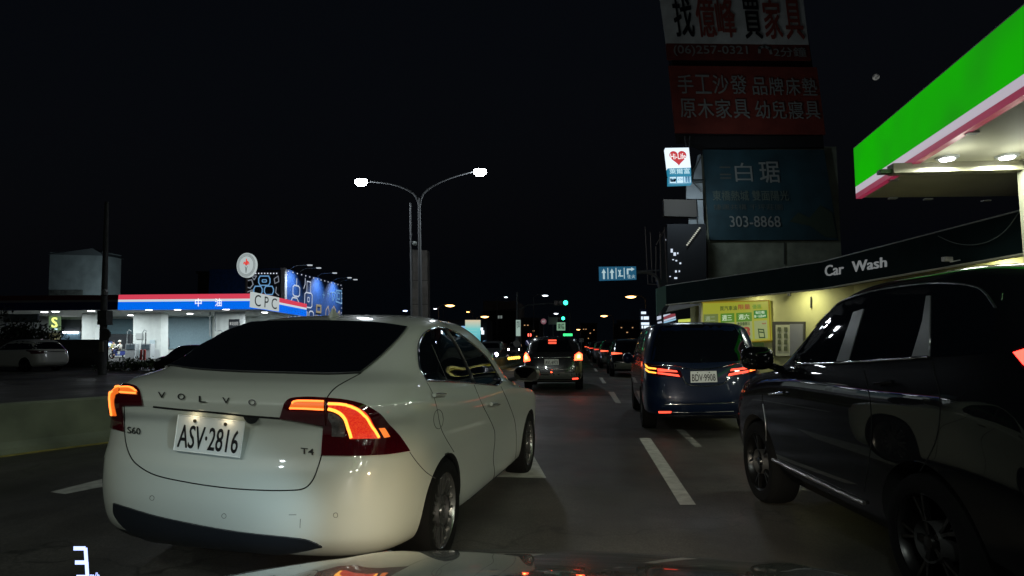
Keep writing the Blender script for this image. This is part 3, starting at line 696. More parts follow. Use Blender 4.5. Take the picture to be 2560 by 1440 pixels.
# ---- our own car: bonnet ahead of the windscreen, headlamps
def own_car():
    r = empty('own_car', (0, .6, 0), (0, 0, 0), 'dark glossy bonnet of the car we ride in, along the bottom edge', 'car')
    vs = []; fs = []; NX, NY = 72, 48
    def prof(t):          # slope grows toward the nose
        ys = .75; y = ys+t*1.45
        if y <= 1.95: z = 1.036-(.085*(y-.85)+.1175*(y-.85)**2) if y > .85 else 1.036-.085*(y-.85)
        else:
            z0 = 1.036-(.085*1.10+.1175*1.21); z = z0-.3435*(y-1.95)-2.2*(y-1.95)**2
        return y, z
    for j in range(NY+1):
        y, z = prof(j/NY)
        for i in range(NX+1):
            x = -1.12+2.24*i/NX
            dz = -.09*max(0, abs(x)-.15)**2 if x < 0 else -.035*max(0, x-.3)**2
            dz -= 1.6*max(0, abs(x)-1.0)**2
            dz += .006*math.exp(-((abs(x)-.52)/.05)**2)        # two pressed creases
            yy = y-(.15*x*x if y > 1.2 else .15*x*x*max(0, (y-.75)/.45))
            vs.append((x, yy-.6, z+dz))
    for j in range(NY):
        for i in range(NX): a = j*(NX+1)+i; fs.append((a, a+1, a+NX+2, a+NX+1))
    bm_ = mat('bonnet_paint', (.075, .082, .068), .25, metal=.1, coat=.85, coatr=.02, spec=.2)
    MB().add(vs, fs).build('bonnet', bm_, r, world=False, smooth=60)
    nose = MB(); top = [vs[NY*(NX+1)+i] for i in range(NX+1)]; v2 = list(top)+[(x, y+.02, z-.25) for x, y, z in top]+[(x, y-.03, .25) for x, y, z in top]; n = NX+1
    nose.add(v2, [(k*n+i, k*n+i+1, (k+1)*n+i+1, (k+1)*n+i) for k in (0, 1) for i in range(NX)]).build('front_bumper', bm_, r, world=False, smooth=60)
    for sg, colr, near, farr, tg in ((-1, (.60, .84, 1), 60, 22, (-2.25, 3.4, .38)), (1, (1, .76, .42), 70, 75, (-1.12, 3.55, .36))):
        MB().lathe([(0, .03), (.08, .02), (.10, 0), (.10, -.08)], (sg*.66, 1.60, .60), 'Y', 20).build('headlamp', mat('headlamp_glass'), r, world=False, smooth=40)
        lamp('dipped_beam', 'SPOT', (sg*.66, 2.30, .60), near, colr, target=tg, size=.06, spot=44 if sg < 0 else 34, blend=.9, parent=r)
        lamp('dipped_spread', 'SPOT', (sg*.66, 2.30, .60), 22, (1, .93, .80), target=(-1.2 if sg < 0 else .3, 4.2, -.4), size=.06, spot=84, blend=.9, parent=r)
        lamp('main_beam', 'SPOT', (sg*.66, 2.30, .60), farr*4, (1, .88, .68), target=(.75, 9, -.75), size=.07, spot=52, blend=.9, parent=r)
own_car()
# ------------------------------------------------------------------ ground, road, markings
asph = mat('asphalt', (.034, .032, .028), .62, noise=(1.1, .28), bump=.35)
n = asph.node_tree; bb = n.nodes['Principled BSDF']; tc = n.nodes.new('ShaderNodeTexCoord')
def nz(scale, det, vec=None, rough=.6):
    x = n.nodes.new('ShaderNodeTexNoise'); x.inputs['Scale'].default_value = scale; x.inputs['Detail'].default_value = det; x.inputs['Roughness'].default_value = rough
    n.links.new(vec or tc.outputs['Object'], x.inputs['Vector']); return x.outputs['Fac']
mpx = n.nodes.new('ShaderNodeMapping'); mpx.inputs['Scale'].default_value = (1.1, .07, 1); n.links.new(tc.outputs['Object'], mpx.inputs['Vector'])
def ramp(src, a, b, pa=.35, pb=.68):
    c = n.nodes.new('ShaderNodeValToRGB'); c.color_ramp.elements[0].color = (a, a, a, 1); c.color_ramp.elements[1].color = (b, b, b, 1); c.color_ramp.elements[0].position = pa; c.color_ramp.elements[1].position = pb
    n.links.new(src, c.inputs[0]); return c.outputs[0]
def mul(a, b):
    m_ = n.nodes.new('ShaderNodeMix'); m_.data_type = 'RGBA'; m_.blend_type = 'MULTIPLY'; m_.inputs[0].default_value = 1; n.links.new(a, m_.inputs[6])
    if hasattr(b, 'is_linked') : n.links.new(b, m_.inputs[7])
    else: m_.inputs[7].default_value = b
    return m_.outputs[2]
vo = n.nodes.new('ShaderNodeTexVoronoi'); vo.inputs['Scale'].default_value = 70; n.links.new(tc.outputs['Object'], vo.inputs['Vector'])
crk = n.nodes.new('ShaderNodeTexVoronoi'); crk.feature = 'DISTANCE_TO_EDGE'; crk.inputs['Scale'].default_value = .42
dv = n.nodes.new('ShaderNodeVectorMath'); dv.operation = 'ADD'; nn_ = n.nodes.new('ShaderNodeTexNoise'); nn_.inputs['Scale'].default_value = 2.5; n.links.new(tc.outputs['Object'], nn_.inputs['Vector']); n.links.new(tc.outputs['Object'], dv.inputs[0]); n.links.new(nn_.outputs['Color'], dv.inputs[1]); n.links.new(dv.outputs[0], crk.inputs['Vector'])
col_ = mul(mul(mul(mul(ramp(nz(.35, 5), .5, 1.35), ramp(nz(1.0, 3, mpx.outputs[0]), .7, 1.25)), ramp(vo.outputs['Distance'], .55, 1.6, .1, .8)), ramp(crk.outputs['Distance'], .45, 1, 0, .012)), (.044, .041, .035, 1))
n.links.new(col_, bb.inputs['Base Color']); n.links.new(ramp(nz(.5, 4), .42, .75), bb.inputs['Roughness'])
MB().add([(-400, -60, -.004), (400, -60, -.004), (400, 1500, -.004), (-400, 1500, -.004)], [(0, 1, 2, 3)]).build('ground', mat('ground_concrete', (.022, .022, .020), .9, noise=(.4, .3), bump=.2), kind='structure')
MB().add([(-7.4, -30, 0), (4.6, -30, 0), (4.6, 600, 0), (-4.6, 600, 0), (-4.6, 40, 0), (-7.4, 7, 0)], [(0, 1, 2, 3, 4, 5)]).build('road', asph, kind='structure')
MB().add([(-30, 8, .0), (-7.5, 8, .0), (-4.7, 40, .0), (-4.7, 600, .0), (-14, 600, .0), (-18, 60, .0), (-30, 34, .0)], [(0, 1, 2, 3, 4, 5, 6)]).build('road', asph, kind='structure')
paint = mat('road_paint_white', (.42, .42, .38), .6, noise=(9, .28), bump=.3)
paint2 = mat('road_paint_worn', (.20, .20, .18), .7, noise=(5, .6), bump=.3)
def strip(mb, x0, y0, x1, y1, wd):
    a, b = Vector((x0, y0, .004)), Vector((x1, y1, .004)); t = (b-a).normalized(); s = Vector((t.y, -t.x, 0))*wd/2
    return mb.add([a-s, a+s, b+s, b-s], [(0, 1, 2, 3)])
def marking(name, mb, label, m=paint, group=None, cat='road marking'):
    return mb.build(name, m, label=None, kind='structure', base=True)
ends = [((1598, 1095), (1626, 1095), (1740, 1262), (1700, 1262)), ((1521, 980), (1535, 980), (1553, 1008), (1539, 1008))]
k = 0
for q in ends:
    P = [AZ(*p, .004) for p in q]; marking('lane_line', MB().add(P, [(0, 1, 2, 3)]), '')
yy = 23.0
while yy < 260:
    marking('lane_line', strip(MB(), .93, yy, .93, yy+4, .13), ''); yy += 10
marking('lane_line', MB().add([AZ(*p, .004) for p in ((1688, 1072), (1708, 1072), (1755, 1116), (1738, 1118))], [(0, 1, 2, 3)]), '', paint2)
marking('lane_line', MB().add([AZ(*p, .004) for p in ((125, 1230), (300, 1186), (300, 1208), (163, 1235))], [(0, 1, 2, 3)]), '')
for yy in (13, 23, 33, 43): marking('lane_line', strip(MB(), -3.6, yy, -3.5, yy+4, .13), '')
a0 = AZ(1366, 1195, .004)
marking('lane_arrow', MB().add([a0, AZ(1318, 1112, .004), AZ(1290, 1078, .004)+Vector((-.25, 0, 0)), a0+Vector((-.9, 0, 0))], [(0, 1, 2, 3)]), '')
for i, yy in enumerate((44.0,)):
    pass
# median barrier and its painted foot
conc = mat('barrier_concrete', (.15, .17, .12), .8, noise=(1.3, .45), bump=.3)
bpath = [Vector((-9.3, 2.6, 0)), Vector((-7.35, 7.8, 0)), Vector((-6.82, 9.0, 0)), Vector((-6.2, 14, 0)), Vector((-5.2, 26, 0)), Vector((-4.5, 37, 0)), Vector((-4.5, 52, 0))]
prof = [(.22, 0), (.20, .08), (.12, .16), (.08, .62), (.05, .65), (-.05, .65), (-.08, .62), (-.12, .16), (-.20, .08), (-.22, 0)]
def sweep(path, prof):
    mb = MB(); L = len(path); n = len(prof); vs = []
    for i, p in enumerate(path):
        t = (path[min(i+1, L-1)]-path[max(i-1, 0)]).normalized(); s = Vector((t.y, -t.x, 0))
        vs += [p+s*a+Vector((0, 0, b)) for a, b in prof]
    fs = [(i*n+k, (i+1)*n+k, (i+1)*n+k+1, i*n+k+1) for i in range(L-1) for k in range(n-1)]
    fs += [tuple(range(n)), tuple((L-1)*n+k for k in range(n))]
    return mb.add(vs, fs)
br = empty('median_barrier', bpath[1], label='low concrete barrier with a faded yellow foot dividing the carriageways', cat='barrier')
sweep(bpath, prof).build('wall', conc, br, smooth=30)
def offp(path, d): return [p+Vector(((path[min(i+1, len(path)-1)]-path[max(i-1, 0)]).normalized().y, -(path[min(i+1, len(path)-1)]-path[max(i-1, 0)]).normalized().x, 0))*d for i, p in enumerate(path)]
sweep(offp(bpath, .27), [(.05, .002), (.05, .012), (-.05, .012), (-.05, .002)]).build('painted_foot', mat('faded_yellow_paint', (.28, .24, .06), .7, noise=(6, .4)), br)
wl = empty('warning_lights', AY(1285, 897, 37), label='row of five small amber lamps on the end of the barrier', cat='warning lights')
MB().tube([AY(1270, 899, 37), AY(1300, 897, 37)], .05, 8).build('rail', BLACKPL, wl)
for i in range(5): MB().lathe([(0, -.075), (.09, -.06), (.09, 0), (0, 0)], AY(1273+i*6, 896-i*.6, 37), 'Y', 12).build('lamp', em('amber_lamp', (1, .55, .08), 3), wl)

# ------------------------------------------------------------------ gas station across the road
whitew = mat('station_wall', (.62, .66, .62), .7, noise=(2, .08))
R0, R1 = Vector((-27.4, 51, 0)), Vector((-29.3, 65, 0)); LX = -58
st = empty('gas_station_canopy', (-40, 51, 0), label='wide blue, white and red lit canopy of the gas station across the road', cat='canopy')
zb, z1, z2, zt = 4.42, 5.12, 5.32, 5.75
def fascia(a, b, z0, z1_, m, name, d=.0):
    t = (b-a).normalized(); n = Vector((t.y, -t.x, 0))
    q = [a+Vector((0, 0, z0))+n*d, b+Vector((0, 0, z0))+n*d, b+Vector((0, 0, z1_))+n*d, a+Vector((0, 0, z1_))+n*d]
    MB().slab(q, -n*.25).build(name, m, st); return q
SIGB, SIGW, SIGR = em('sign_blue', (.0, .145, .86), .95), em('sign_white', (.62, .70, .76), .95), em('sign_red', (.72, .055, .10), .9)
SIGBD, SIGWD, SIGRD = mat('sign_blue_unlit', (.004, .02, .10), .5), mat('sign_white_unlit', (.2, .2, .2), .5), mat('sign_red_unlit', (.10, .01, .01), .5)
cut = AY(295, 760, 51).x
for a, b, ms in ((Vector((LX, 51, 0)), Vector((cut, 51, 0)), (SIGBD, SIGWD, SIGRD)), (Vector((cut, 51, 0)), R0, (SIGB, SIGW, SIGR)), (R0+Vector((.25, .3, 0)), R1, (SIGB, SIGW, SIGR))):
    for (z0, z1_), m, nm in zip(((zb, z1), (z1, z2), (z2, zt)), ms, ('blue_band', 'white_band', 'red_band')): fascia(a, b, z0, z1_, m, nm)
rm = mat('canopy_soffit', (.62, .64, .62), .7)
MB().add([(LX, 51.2, zb+.06), (-27.5, 51.2, zb+.06), (-29.4, 65, zb+.06), (LX, 65, zb+.06), (LX, 51.2, zt-.1), (-27.5, 51.2, zt-.1), (-29.4, 65, zt-.1), (LX, 65, zt-.1)],
         [(0, 1, 2, 3), (4, 5, 6, 7), (0, 1, 5, 4), (1, 2, 6, 5), (2, 3, 7, 6), (3, 0, 4, 7)]).build('soffit', rm, st)
# lettering on the fascia
qL = [AY(477, 770, 50.97), AY(571, 768, 50.97), AY(571, 742, 50.97), AY(477, 742, 50.97)]
for s_, px in (('中', 496), ('油', 546)):
    mb = MB(); text_on(mb, s_, [AY(px-8, 766, 50.96), AY(px+8, 766, 50.96), AY(px+8, 746, 50.96), AY(px-8, 746, 50.96)], .02, 0); mb.build('lettering', em('sign_lettering_white', (1, 1, 1), 1.2), st)
def onright(px, z):   # point on the right-hand fascia
    d = ray(px, 760); n = Vector(((R1-R0).y, -(R1-R0).x, 0)).normalized(); t = (R0+n*.3-CAMLOC).dot(n)/d.dot(n); p = CAMLOC+d*t; p.z = z; return p
qc = [onright(628, zb+.02), onright(698, zb+.02), onright(698, zt-.02), onright(628, zt-.02)]
pl_ = MB().slab(qc, -nrm(qc)*.12).build('sign_panel', em('sign_panel_white', (.50, .56, .56), .9), st)
mb = MB(); text_on(mb, 'C P C', qc, .02, .0, box=(.1, .12, .9, .88)); mb.build('lettering', mat('sign_lettering_grey', (.03, .04, .05), .5), st)
dl = em('downlight', (.95, .98, 1), 12)
for i, (px, py) in enumerate(((111, 780), (139, 779), (228, 777), (265, 777), (372, 774), (327, 788), (444, 771), (475, 784), (565, 770), (662, 781))):
    p = AZ(px, py, zb+.055); p.y = min(max(p.y, 52), 63.5); p.x = AY(px, py, p.y).x
    MB().lathe([(0, -.05), (.26, -.04), (.28, 0), (0, 0)], (p.x, p.y, zb+.055), 'Z', 16).build('downlight', dl, st)
for x in (-56, -50, -44, -38, -31.5):
    for y in (54, 60): lamp('downlight_light', 'AREA', (x, y, zb-.05), 340, (.86, .95, 1), size=1.2, parent=st)
# building behind and under the canopy
gs = empty('gas_station_building', (-42, 66, 0), label='pale station building with shutters under the blue canopy', cat='building')
def bq(x0, y0, x1, y1, m, name, Y=65.8, d=.12, par=None): return MB().slab(q4(x0, y0, x1, y1, Y), Vector((0, d, 0))).build(name, m, par or gs)
bq(-60, 700+84, 720, 895, whitew, 'wall', 66, .3)
SH = mat('shutter_blue_grey', (.22, .32, .36), .6, bump=.2, noise=(8, .1)); DK = mat('dark_opening', (.02, .025, .03), .5)
bq(402, 793, 528, 872, SH, 'shutter'); bq(153, 799, 201, 829, DK, 'dark_window'); bq(265, 797, 333, 835, mat('teal_board', (.05, .11, .13), .5), 'dark_window')
bq(265, 836, 330, 872, DK, 'doorway'); bq(404, 846, 422, 868, mat('grey_door', (.22, .21, .23), .5), 'door', 65.7)
bq(150, 830, 200, 852, mat('shelf_blue', (.10, .17, .22), .4), 'shop_window'); bq(157, 829, 176, 833, dl, 'strip_light', 65.6); bq(178, 829, 193, 833, dl, 'strip_light', 65.6)
bq(118, 832, 150, 851, mat('cream_panel', (.5, .45, .25), .5), 'panel', 65.7)
bq(600, 790, 725, 840, mat('mural_grey', (.16, .19, .20), .6), 'painted_wall', 68, .3)
ss = empty('lit_sign', q4(122, 826, 150, 791, 64)[0], label='square green sign with a glowing yellow S below the canopy', cat='sign')
q = q4(122, 791, 150, 826, 64); MB().slab(q, Vector((0, .15, 0))).build('panel', em('sign_green_dim', (.10, .17, .08), .9), ss)
mb = MB(); text_on(mb, 'S', q, .03, .06, box=(.28, .22, .78, .92)); mb.build('lettering', em('neon_yellow', (.85, .95, .25), 1.3), ss)
plate(MB(), q, .15, .05, .8, .13, .05).build('glow_bar', em('neon_white', (.6, .85, 1), 1.5), ss)
def column(x0, x1, y0, y1, Y, label, name='canopy_column'):
    c = empty(name, AY((x0+x1)/2, y1, Y), label=label, cat='column', group=None); a = q4(x0, y0, x1, y1, Y)
    a[0].z = a[1].z = 0; a[2].z = a[3].z = zb+.05
    MB().slab(a, Vector((0, 1.1, 0))).build('shaft', whitew, c)
    b = [p.copy() for p in a]; b[2].z = b[3].z = .9
    MB().slab([p+Vector((0, -.03, 0)) for p in b], Vector((0, .02, 0))).build('base_panel', mat('column_base_grey', (.42, .44, .44), .6), c)
    return c
for a in ((205, 238, 785, 890, 57, 'white canopy column left of the dark utility pole'), (333, 402, 783, 893, 57, 'wide white canopy column with notice frame, beside the shutter'), (538, 598, 782, 890, 57, 'white canopy column with pipes and a black notice')):
    c = column(*a)
    x0, x1 = a[0], a[1]; w_ = x1-x0
    if w_ > 50:
        MB().slab(q4(x0+w_*.6, 850, x0+w_*.78, 868, 56.9), Vector((0, .05, 0))).build('notice', mat('notice_pale', (.5, .6, .62), .4), c)
        MB().slab(q4(x0+6, 833, x0+24, 848, 56.9), Vector((0, .05, 0))).build('notice', em('notice_lit', (.6, .7, .7), .7), c)
c = empty('wall_pipes', AY(528, 890, 56.5), label='two thin pipes running down beside the column by the shutter', cat='pipes')
pm = mat('pipe_grey', (.30, .33, .33), .5, .5)
MB().tube([AY(525, 776, 56.5), AY(525, 840, 56.5)], .07, 8).build('pipe', pm, c); MB().tube([AY(538, 776, 56.5), AY(539, 828, 56.5), AY(551, 826, 56.5), AY(560, 832, 56.5)], .05, 8).build('pipe', pm, c)
nb = empty('notice_board', AY(585, 820, 56.4), label='small black notice with white characters on the station column', cat='sign'); q = q4(572, 798, 598, 822, 56.6)
MB().slab(q, Vector((0, .08, 0))).build('board', mat('board_black', (.01, .012, .015), .4), nb); mb = MB(); text_on(mb, '本站自助', q, .02, .01, box=(.08, .35, .92, .75)); mb.build('lettering', em('dim_white_text', (.4, .42, .42), 1), nb)
def pump(px, label, Y=55):
    c = empty('fuel_pump', AY(px, 895, Y), label=label, cat='fuel pump', group='fuel pumps under the canopy'); x = c.location.x
    c.location.z = 0; RM[c] = Matrix.Translation(c.location)
    MB().box((x, Y, .75), (1.0, .6, 1.4)).build('cabinet', mat('pump_grey', (.45, .48, .48), .4), c)
    MB().box((x, Y-.31, 1.15), (.8, .03, .45)).build('display', mat('pump_display', (.12, .16, .18), .3), c)
    MB().tube([(x-.6, Y, 0), (x-.6, Y, 2.5), (x-.45, Y, 2.75), (x-.2, Y, 2.6)], .04, 8).build('hose_arm', pm, c)
    MB().tube([(x-.2, Y-.1, 2.5), (x-.1, Y-.2, 1.9), (x, Y-.3, 1.2)], .05, 8).build('nozzle_hose', BLACKPL, c)
pump(330, 'grey fuel pump beside the seated rider'); pump(368, 'fuel pump in front of the wide white column, by the red bollards')
for i, px in enumerate((352, 361)):
    p = AY(px, 895, 52); MB().lathe([(0, 0), (.12, 0), (.10, .9), (0, .95)], (p.x, 52, 0), 'Z', 12).build('bollard', mat('bollard_red', (.35, .04, .03), .5), label=('red bollard by the fuel pump', 'second red bollard, nearest the wide white column')[i], cat='bollard', group='red bollards')
# round torch sign above the canopy
rs = empty('round_sign', AY(616, 700, 60), label='round white lit sign with a red flame above the canopy corner', cat='sign')
C0 = AY(616, 663, 60); rr = 33/F*60
def disc(mb, c, rx, rz, y, n=40): return mb.add([Vector((c.x+rx*math.cos(a), y, c.z+rz*math.sin(a))) for a in [2*math.pi*k/n for k in range(n)]], [range(n)])
def annulus(mb, c, r0, r1, y, sx=.82, n=48):
    return mb.add([Vector((c.x+r*sx*math.cos(a), y, c.z+r*math.sin(a))) for r in (r0, r1) for a in [2*math.pi*k/n for k in range(n)]], [(k, (k+1) % n, n+(k+1) % n, n+k) for k in range(n)])
mb = MB(); n_ = 40; ringv = [Vector((C0.x+rr*.82*math.cos(a), y, C0.z+rr*math.sin(a))) for y in (60, 60.3) for a in [2*math.pi*k/n_ for k in range(n_)]]
mb.add(ringv, [list(range(n_)), list(range(n_, 2*n_))]+[(k, (k+1) % n_, n_+(k+1) % n_, n_+k) for k in range(n_)]).build('disc', em('round_sign_white', (.45, .52, .52), .95), rs)
mb = MB()
for r_ in (.92, .84, .76): annulus(mb, C0, rr*(r_-.028), rr*r_, 59.98)
mb.build('ring_lines', mat('sign_lettering_grey'), rs)
def stk(mb, pts, wd, Y):
    P = [Vector((C0.x+rr*.82*x, Y, C0.z+rr*y)) for x, y in pts]
    for a, b in zip(P[:-1], P[1:]):
        t = (b-a).normalized(); s = t.cross(Vector((0, 1, 0)))*wd/2; mb.add([a-s, a+s, b+s, b-s], [(0, 1, 2, 3)])
mb = MB()
for pts in ([(0, .02), (-.02, .30), (0, .52), (.03, .30), (.02, .02)], [(-.28, .08), (-.22, .28), (-.12, .10), (-.08, .02)], [(.10, .02), (.15, .30), (.24, .20), (.28, .05)], [(-.10, .12), (-.04, .3)], [(.06, .12), (.10, .36)]): stk(mb, pts, .10, 59.97)
mb.build('flame', em('flame_red', (.75, .06, .05), .95), rs)
mb = MB(); stk(mb, [(-.12, -.10), (-.04, -.25), (0, -.62)], .05, 59.97); stk(mb, [(.12, -.10), (.03, -.25), (0, -.62)], .05, 59.97); stk(mb, [(-.08, 0), (.08, 0)], .05, 59.97); mb.build('torch', mat('sign_lettering_grey'), rs)
MB().tube([C0+Vector((0, .15, -rr)), Vector((C0.x, 60.15, 5.5))], .12, 10).build('pole', pm, rs)

# ------------------------------------------------------------------ buildings beyond the station
def block(name, x0, y0, x1, y1, Y, d, m, label, cat='building', base0=True):
    q = q4(x0, y0, x1, y1, Y)
    if base0: q[0].z = q[1].z = 0
    r = empty(name, ((q[0].x+q[1].x)/2, Y, 0), label=label, cat=cat); MB().slab(q, Vector((0, d, 0))).build('wall', m, r); return r, q
r, q = block('warehouse', 125, 630, 262, 742, 90, 3.6, mat('warehouse_panel', (.30, .38, .39), .7, noise=(.6, .2)), 'pale grey windowless warehouse with low gable rising behind the station')
MB().add([q[3]+Vector((-.1, -.2, -.4)), q[2]+Vector((.3, -.2, -.6)), q[2]+Vector((-2.0, -.2, .6))]+[p+Vector((0, 4.2, 0)) for p in (q[3]+Vector((-.1, -.2, -.4)), q[2]+Vector((.3, -.2, -.6)), q[2]+Vector((-2.0, -.2, .6)))], [(0, 1, 2), (3, 4, 5), (0, 2, 5, 3), (2, 1, 4, 5), (0, 1, 4, 3)]).build('roof', mat('warehouse_roof', (.12, .15, .16), .7), r)
MB().slab(q4(122, 725, 205, 745, 89.8), Vector((0, .2, 0))).build('stained_panel', mat('warehouse_stain', (.10, .12, .11), .8, noise=(2, .5)), r)
lamp('warehouse_wall_light', 'AREA', AY(240, 745, 82)+Vector((0, 0, -1)), 340, (.85, .95, 1), target=AY(245, 680, 90), size=2.5, parent=r)
r, q = block('dark_building', 495, 684, 618, 770, 80, 10, mat('dark_cladding', (.035, .035, .035), .8), 'dark low building behind the canopy, left of the mural hall')
MB().slab([q[3]+Vector((-.2, -.2, 0)), q[2]+Vector((.2, -.2, 0)), q[2]+Vector((.2, -.2, .3)), q[3]+Vector((-.2, -.2, .3))], Vector((0, 10.3, 0))).build('parapet', mat('dark_trim', (.03, .03, .035), .6), r)
# mural hall
mh = empty('mural_hall', (-34, 72, 0), label='arcade hall with dark blue neon line murals on two faces, lit by arm lamps', cat='building')
NAVY = mat('mural_navy', (.014, .06, .22), .6, noise=(3, .25))
B0 = AX(712, 671, -32.9); B1 = AX(857, 712, -33.5)
qR = [Vector((B0.x, B0.y, 3.0)), Vector((B1.x, B1.y, 3.0)), Vector((B1.x, B1.y, B0.z)), B0.copy()]
MB().slab(qR, Vector((-9, 0, 0))).build('wall', NAVY, mh)
q0 = [Vector((B0.x-2.0, B0.y-.6, 3.0)), Vector((B0.x+.05, B0.y-.05, 3.0)), Vector((B0.x+.05, B0.y-.05, B0.z+.2)), Vector((B0.x-2.0, B0.y-.6, B0.z+.2))]
MB().slab([AY(701, 800, B0.y-.1), AY(712, 800, B0.y-.1), AY(712, 669, B0.y-.1), AY(701, 670, B0.y-.1)], Vector((0, .5, 0))).build('edge_panel', mat('edge_grey', (.35, .37, .38), .6), mh)
qF = q4(612, 674, 700, 790, B0.y-.3); MB().slab(qF, Vector((0, .4, 0))).build('wall', mat('mural_black', (.012, .014, .022), .6), mh)
NW, NC, NG, NO = em('neon_line_white', (.62, .70, .85), .8), em('neon_line_cyan', (.18, .42, .75), .7), em('neon_line_green', (.16, .40, .30), .7), em('neon_line_orange', (.55, .45, .32), .7)
def rrect(u0, v0, u1, v1, c=.02): return [(u0+c, v0), (u1-c, v0), (u1, v0+c*1.5), (u1, v1-c*1.5), (u1-c, v1), (u0+c, v1), (u0, v1-c*1.5), (u0, v0+c*1.5)]
def art(q, items, par):
    for m, segs in items:
        mb = MB()
        for pts, wd, cl in segs: stroke(mb, q, pts, wd, .03, cl)
        mb.build('mural_drawing', m, par)
W1 = .16
art(qR, [(NW, [(rrect(.30, .42, .42, .68), W1, True), (rrect(.345, .52, .375, .60, .008), W1*.7, True), (rrect(.27, .10, .345, .36), W1, True), (rrect(.375, .10, .45, .36), W1, True),
              ([(.36, .14), (.40, .06), (.44, .14)], W1, False), ([(.03, .0), (.07, .42), (.12, .55), (.18, .55), (.24, .42), (.23, .0)], W1, False), (rrect(.12, .58, .22, .76, .02), W1, True),
              ([(.17, .77), (.17, .88)], W1, False), ([(.28, .74), (.30, .82), (.30, .92)], W1*.8, False), ([(.33, .70), (.33, .88), (.39, .88), (.39, .70)], W1*.8, False)]),
         (NC, [([(.60, .70), (.64, .70)], W1*.6, False), ([(.62, .64), (.62, .76)], W1*.6, False), ([(.69, .74), (.73, .74)], W1*.6, False), ([(.71, .68), (.71, .80)], W1*.6, False), ([(.76, .78), (.84, .80), (.80, .62)], W1, True), ([(.86, .62), (.98, .60), (.97, .86), (.86, .84)], W1*1.3, True),
              ([(.89, .68), (.94, .68), (.94, .80), (.89, .80)], W1, True)]),
         (NG, [([(.11, .12), (.11, .38), (.20, .38)], W1, False), ([(.15, .08), (.15, .30)], W1, False), ([(.18, .06), (.21, .30)], W1, False)]),
         (NO, [([(.66, .10), (.67, .42), (.71, .50), (.73, .40), (.72, .12)], W1, False), ([(.76, .20), (.80, .30), (.78, .44), (.82, .52), (.86, .44), (.85, .30), (.88, .16)], W1, False), ([(.90, .10), (.91, .40), (.94, .44), (.96, .30), (.97, .06)], W1*1.2, False),
              ([(.93, .20), (.99, .34)], W1, False)])], mh)
mb = MB(); text_on(mb, '真品', qR, .04, .01, box=(.02, .02, .24, .30)); mb.build('lettering', NW, mh)
mb = MB(); text_on(mb, '品', qR, .04, .02, box=(.47, .10, .60, .50)); mb.build('lettering', em('mural_tan', (.35, .30, .18), .7), mh)
dots = MB()
for k in range(15):
    for v in (.97,): plate(dots, qR, .04+k*.065, v-.008, .052+k*.065, v+.008, .04)
for k in range(9): plate(dots, qR, .025, .9-k*.1, .035, .915-k*.1, .04); plate(dots, qR, .975, .9-k*.1, .985, .915-k*.1, .04)
for k in range(8): plate(dots, qF, .30+k*.085, .905, .33+k*.085, .93, .04)
dots.build('bulb_dots', em('bulb_dot', (.8, .85, 1), .9), mh)
art(qF, [(NC, [(rrect(.40, .66, .72, .86, .04), .12, True), (rrect(.26, .46, .50, .64, .04), .12, True), (rrect(.56, .46, .82, .64, .04), .12, True), (rrect(.50, .73, .62, .78, .01), .1, True)]),
         (em('neon_line_dim', (.25, .28, .33), .7), [([(.03, .66), (.08, .76), (.20, .78), (.24, .68), (.16, .60), (.05, .62)], .12, True), ([(.03, .50), (.22, .56), (.24, .46), (.04, .42)], .12, False), ([(.20, .86), (.34, .86), (.27, .78)], .1, True),
          ([(.84, .80), (.95, .86), (.97, .74), (.86, .70)], .1, True), ([(.90, .62), (.88, .50), (.97, .44)], .1, False), ([(.05, .34), (.20, .38), (.30, .30), (.44, .38), (.60, .30), (.76, .38), (.95, .26)], .1, False)])], mh)
for i, u in enumerate((.08, .22, .50, .80, .93)):
    p = lerpq(qR, u, 1.02); a = empty('arm_lamp', p, label=('arm lamp nearest the grey edge of the mural hall', 'second arm lamp along the mural hall roof', 'middle arm lamp over the blue mural', 'fourth arm lamp over the blue mural', 'arm lamp at the far end of the mural hall')[i], cat='lamp', group='arm lamps over the blue mural')
    e = p+Vector((2.2, 0, .45)); MB().tube([p, p+Vector((.6, 0, .35)), e], .05, 6).build('arm', pm, a); MB().box(e+Vector((.1, 0, -.06)), (.5, .3, .12)).build('lamp_head', em('arm_lamp_glow', (.6, .65, .7), .8), a)
    if i in (0, 2, 3): lamp('arm_lamp_light', 'SPOT', e+Vector((0, 0, -.2)), 2400, (.8, .9, 1), target=lerpq(qR, u, .55), size=.2, spot=110, blend=.9, parent=a)

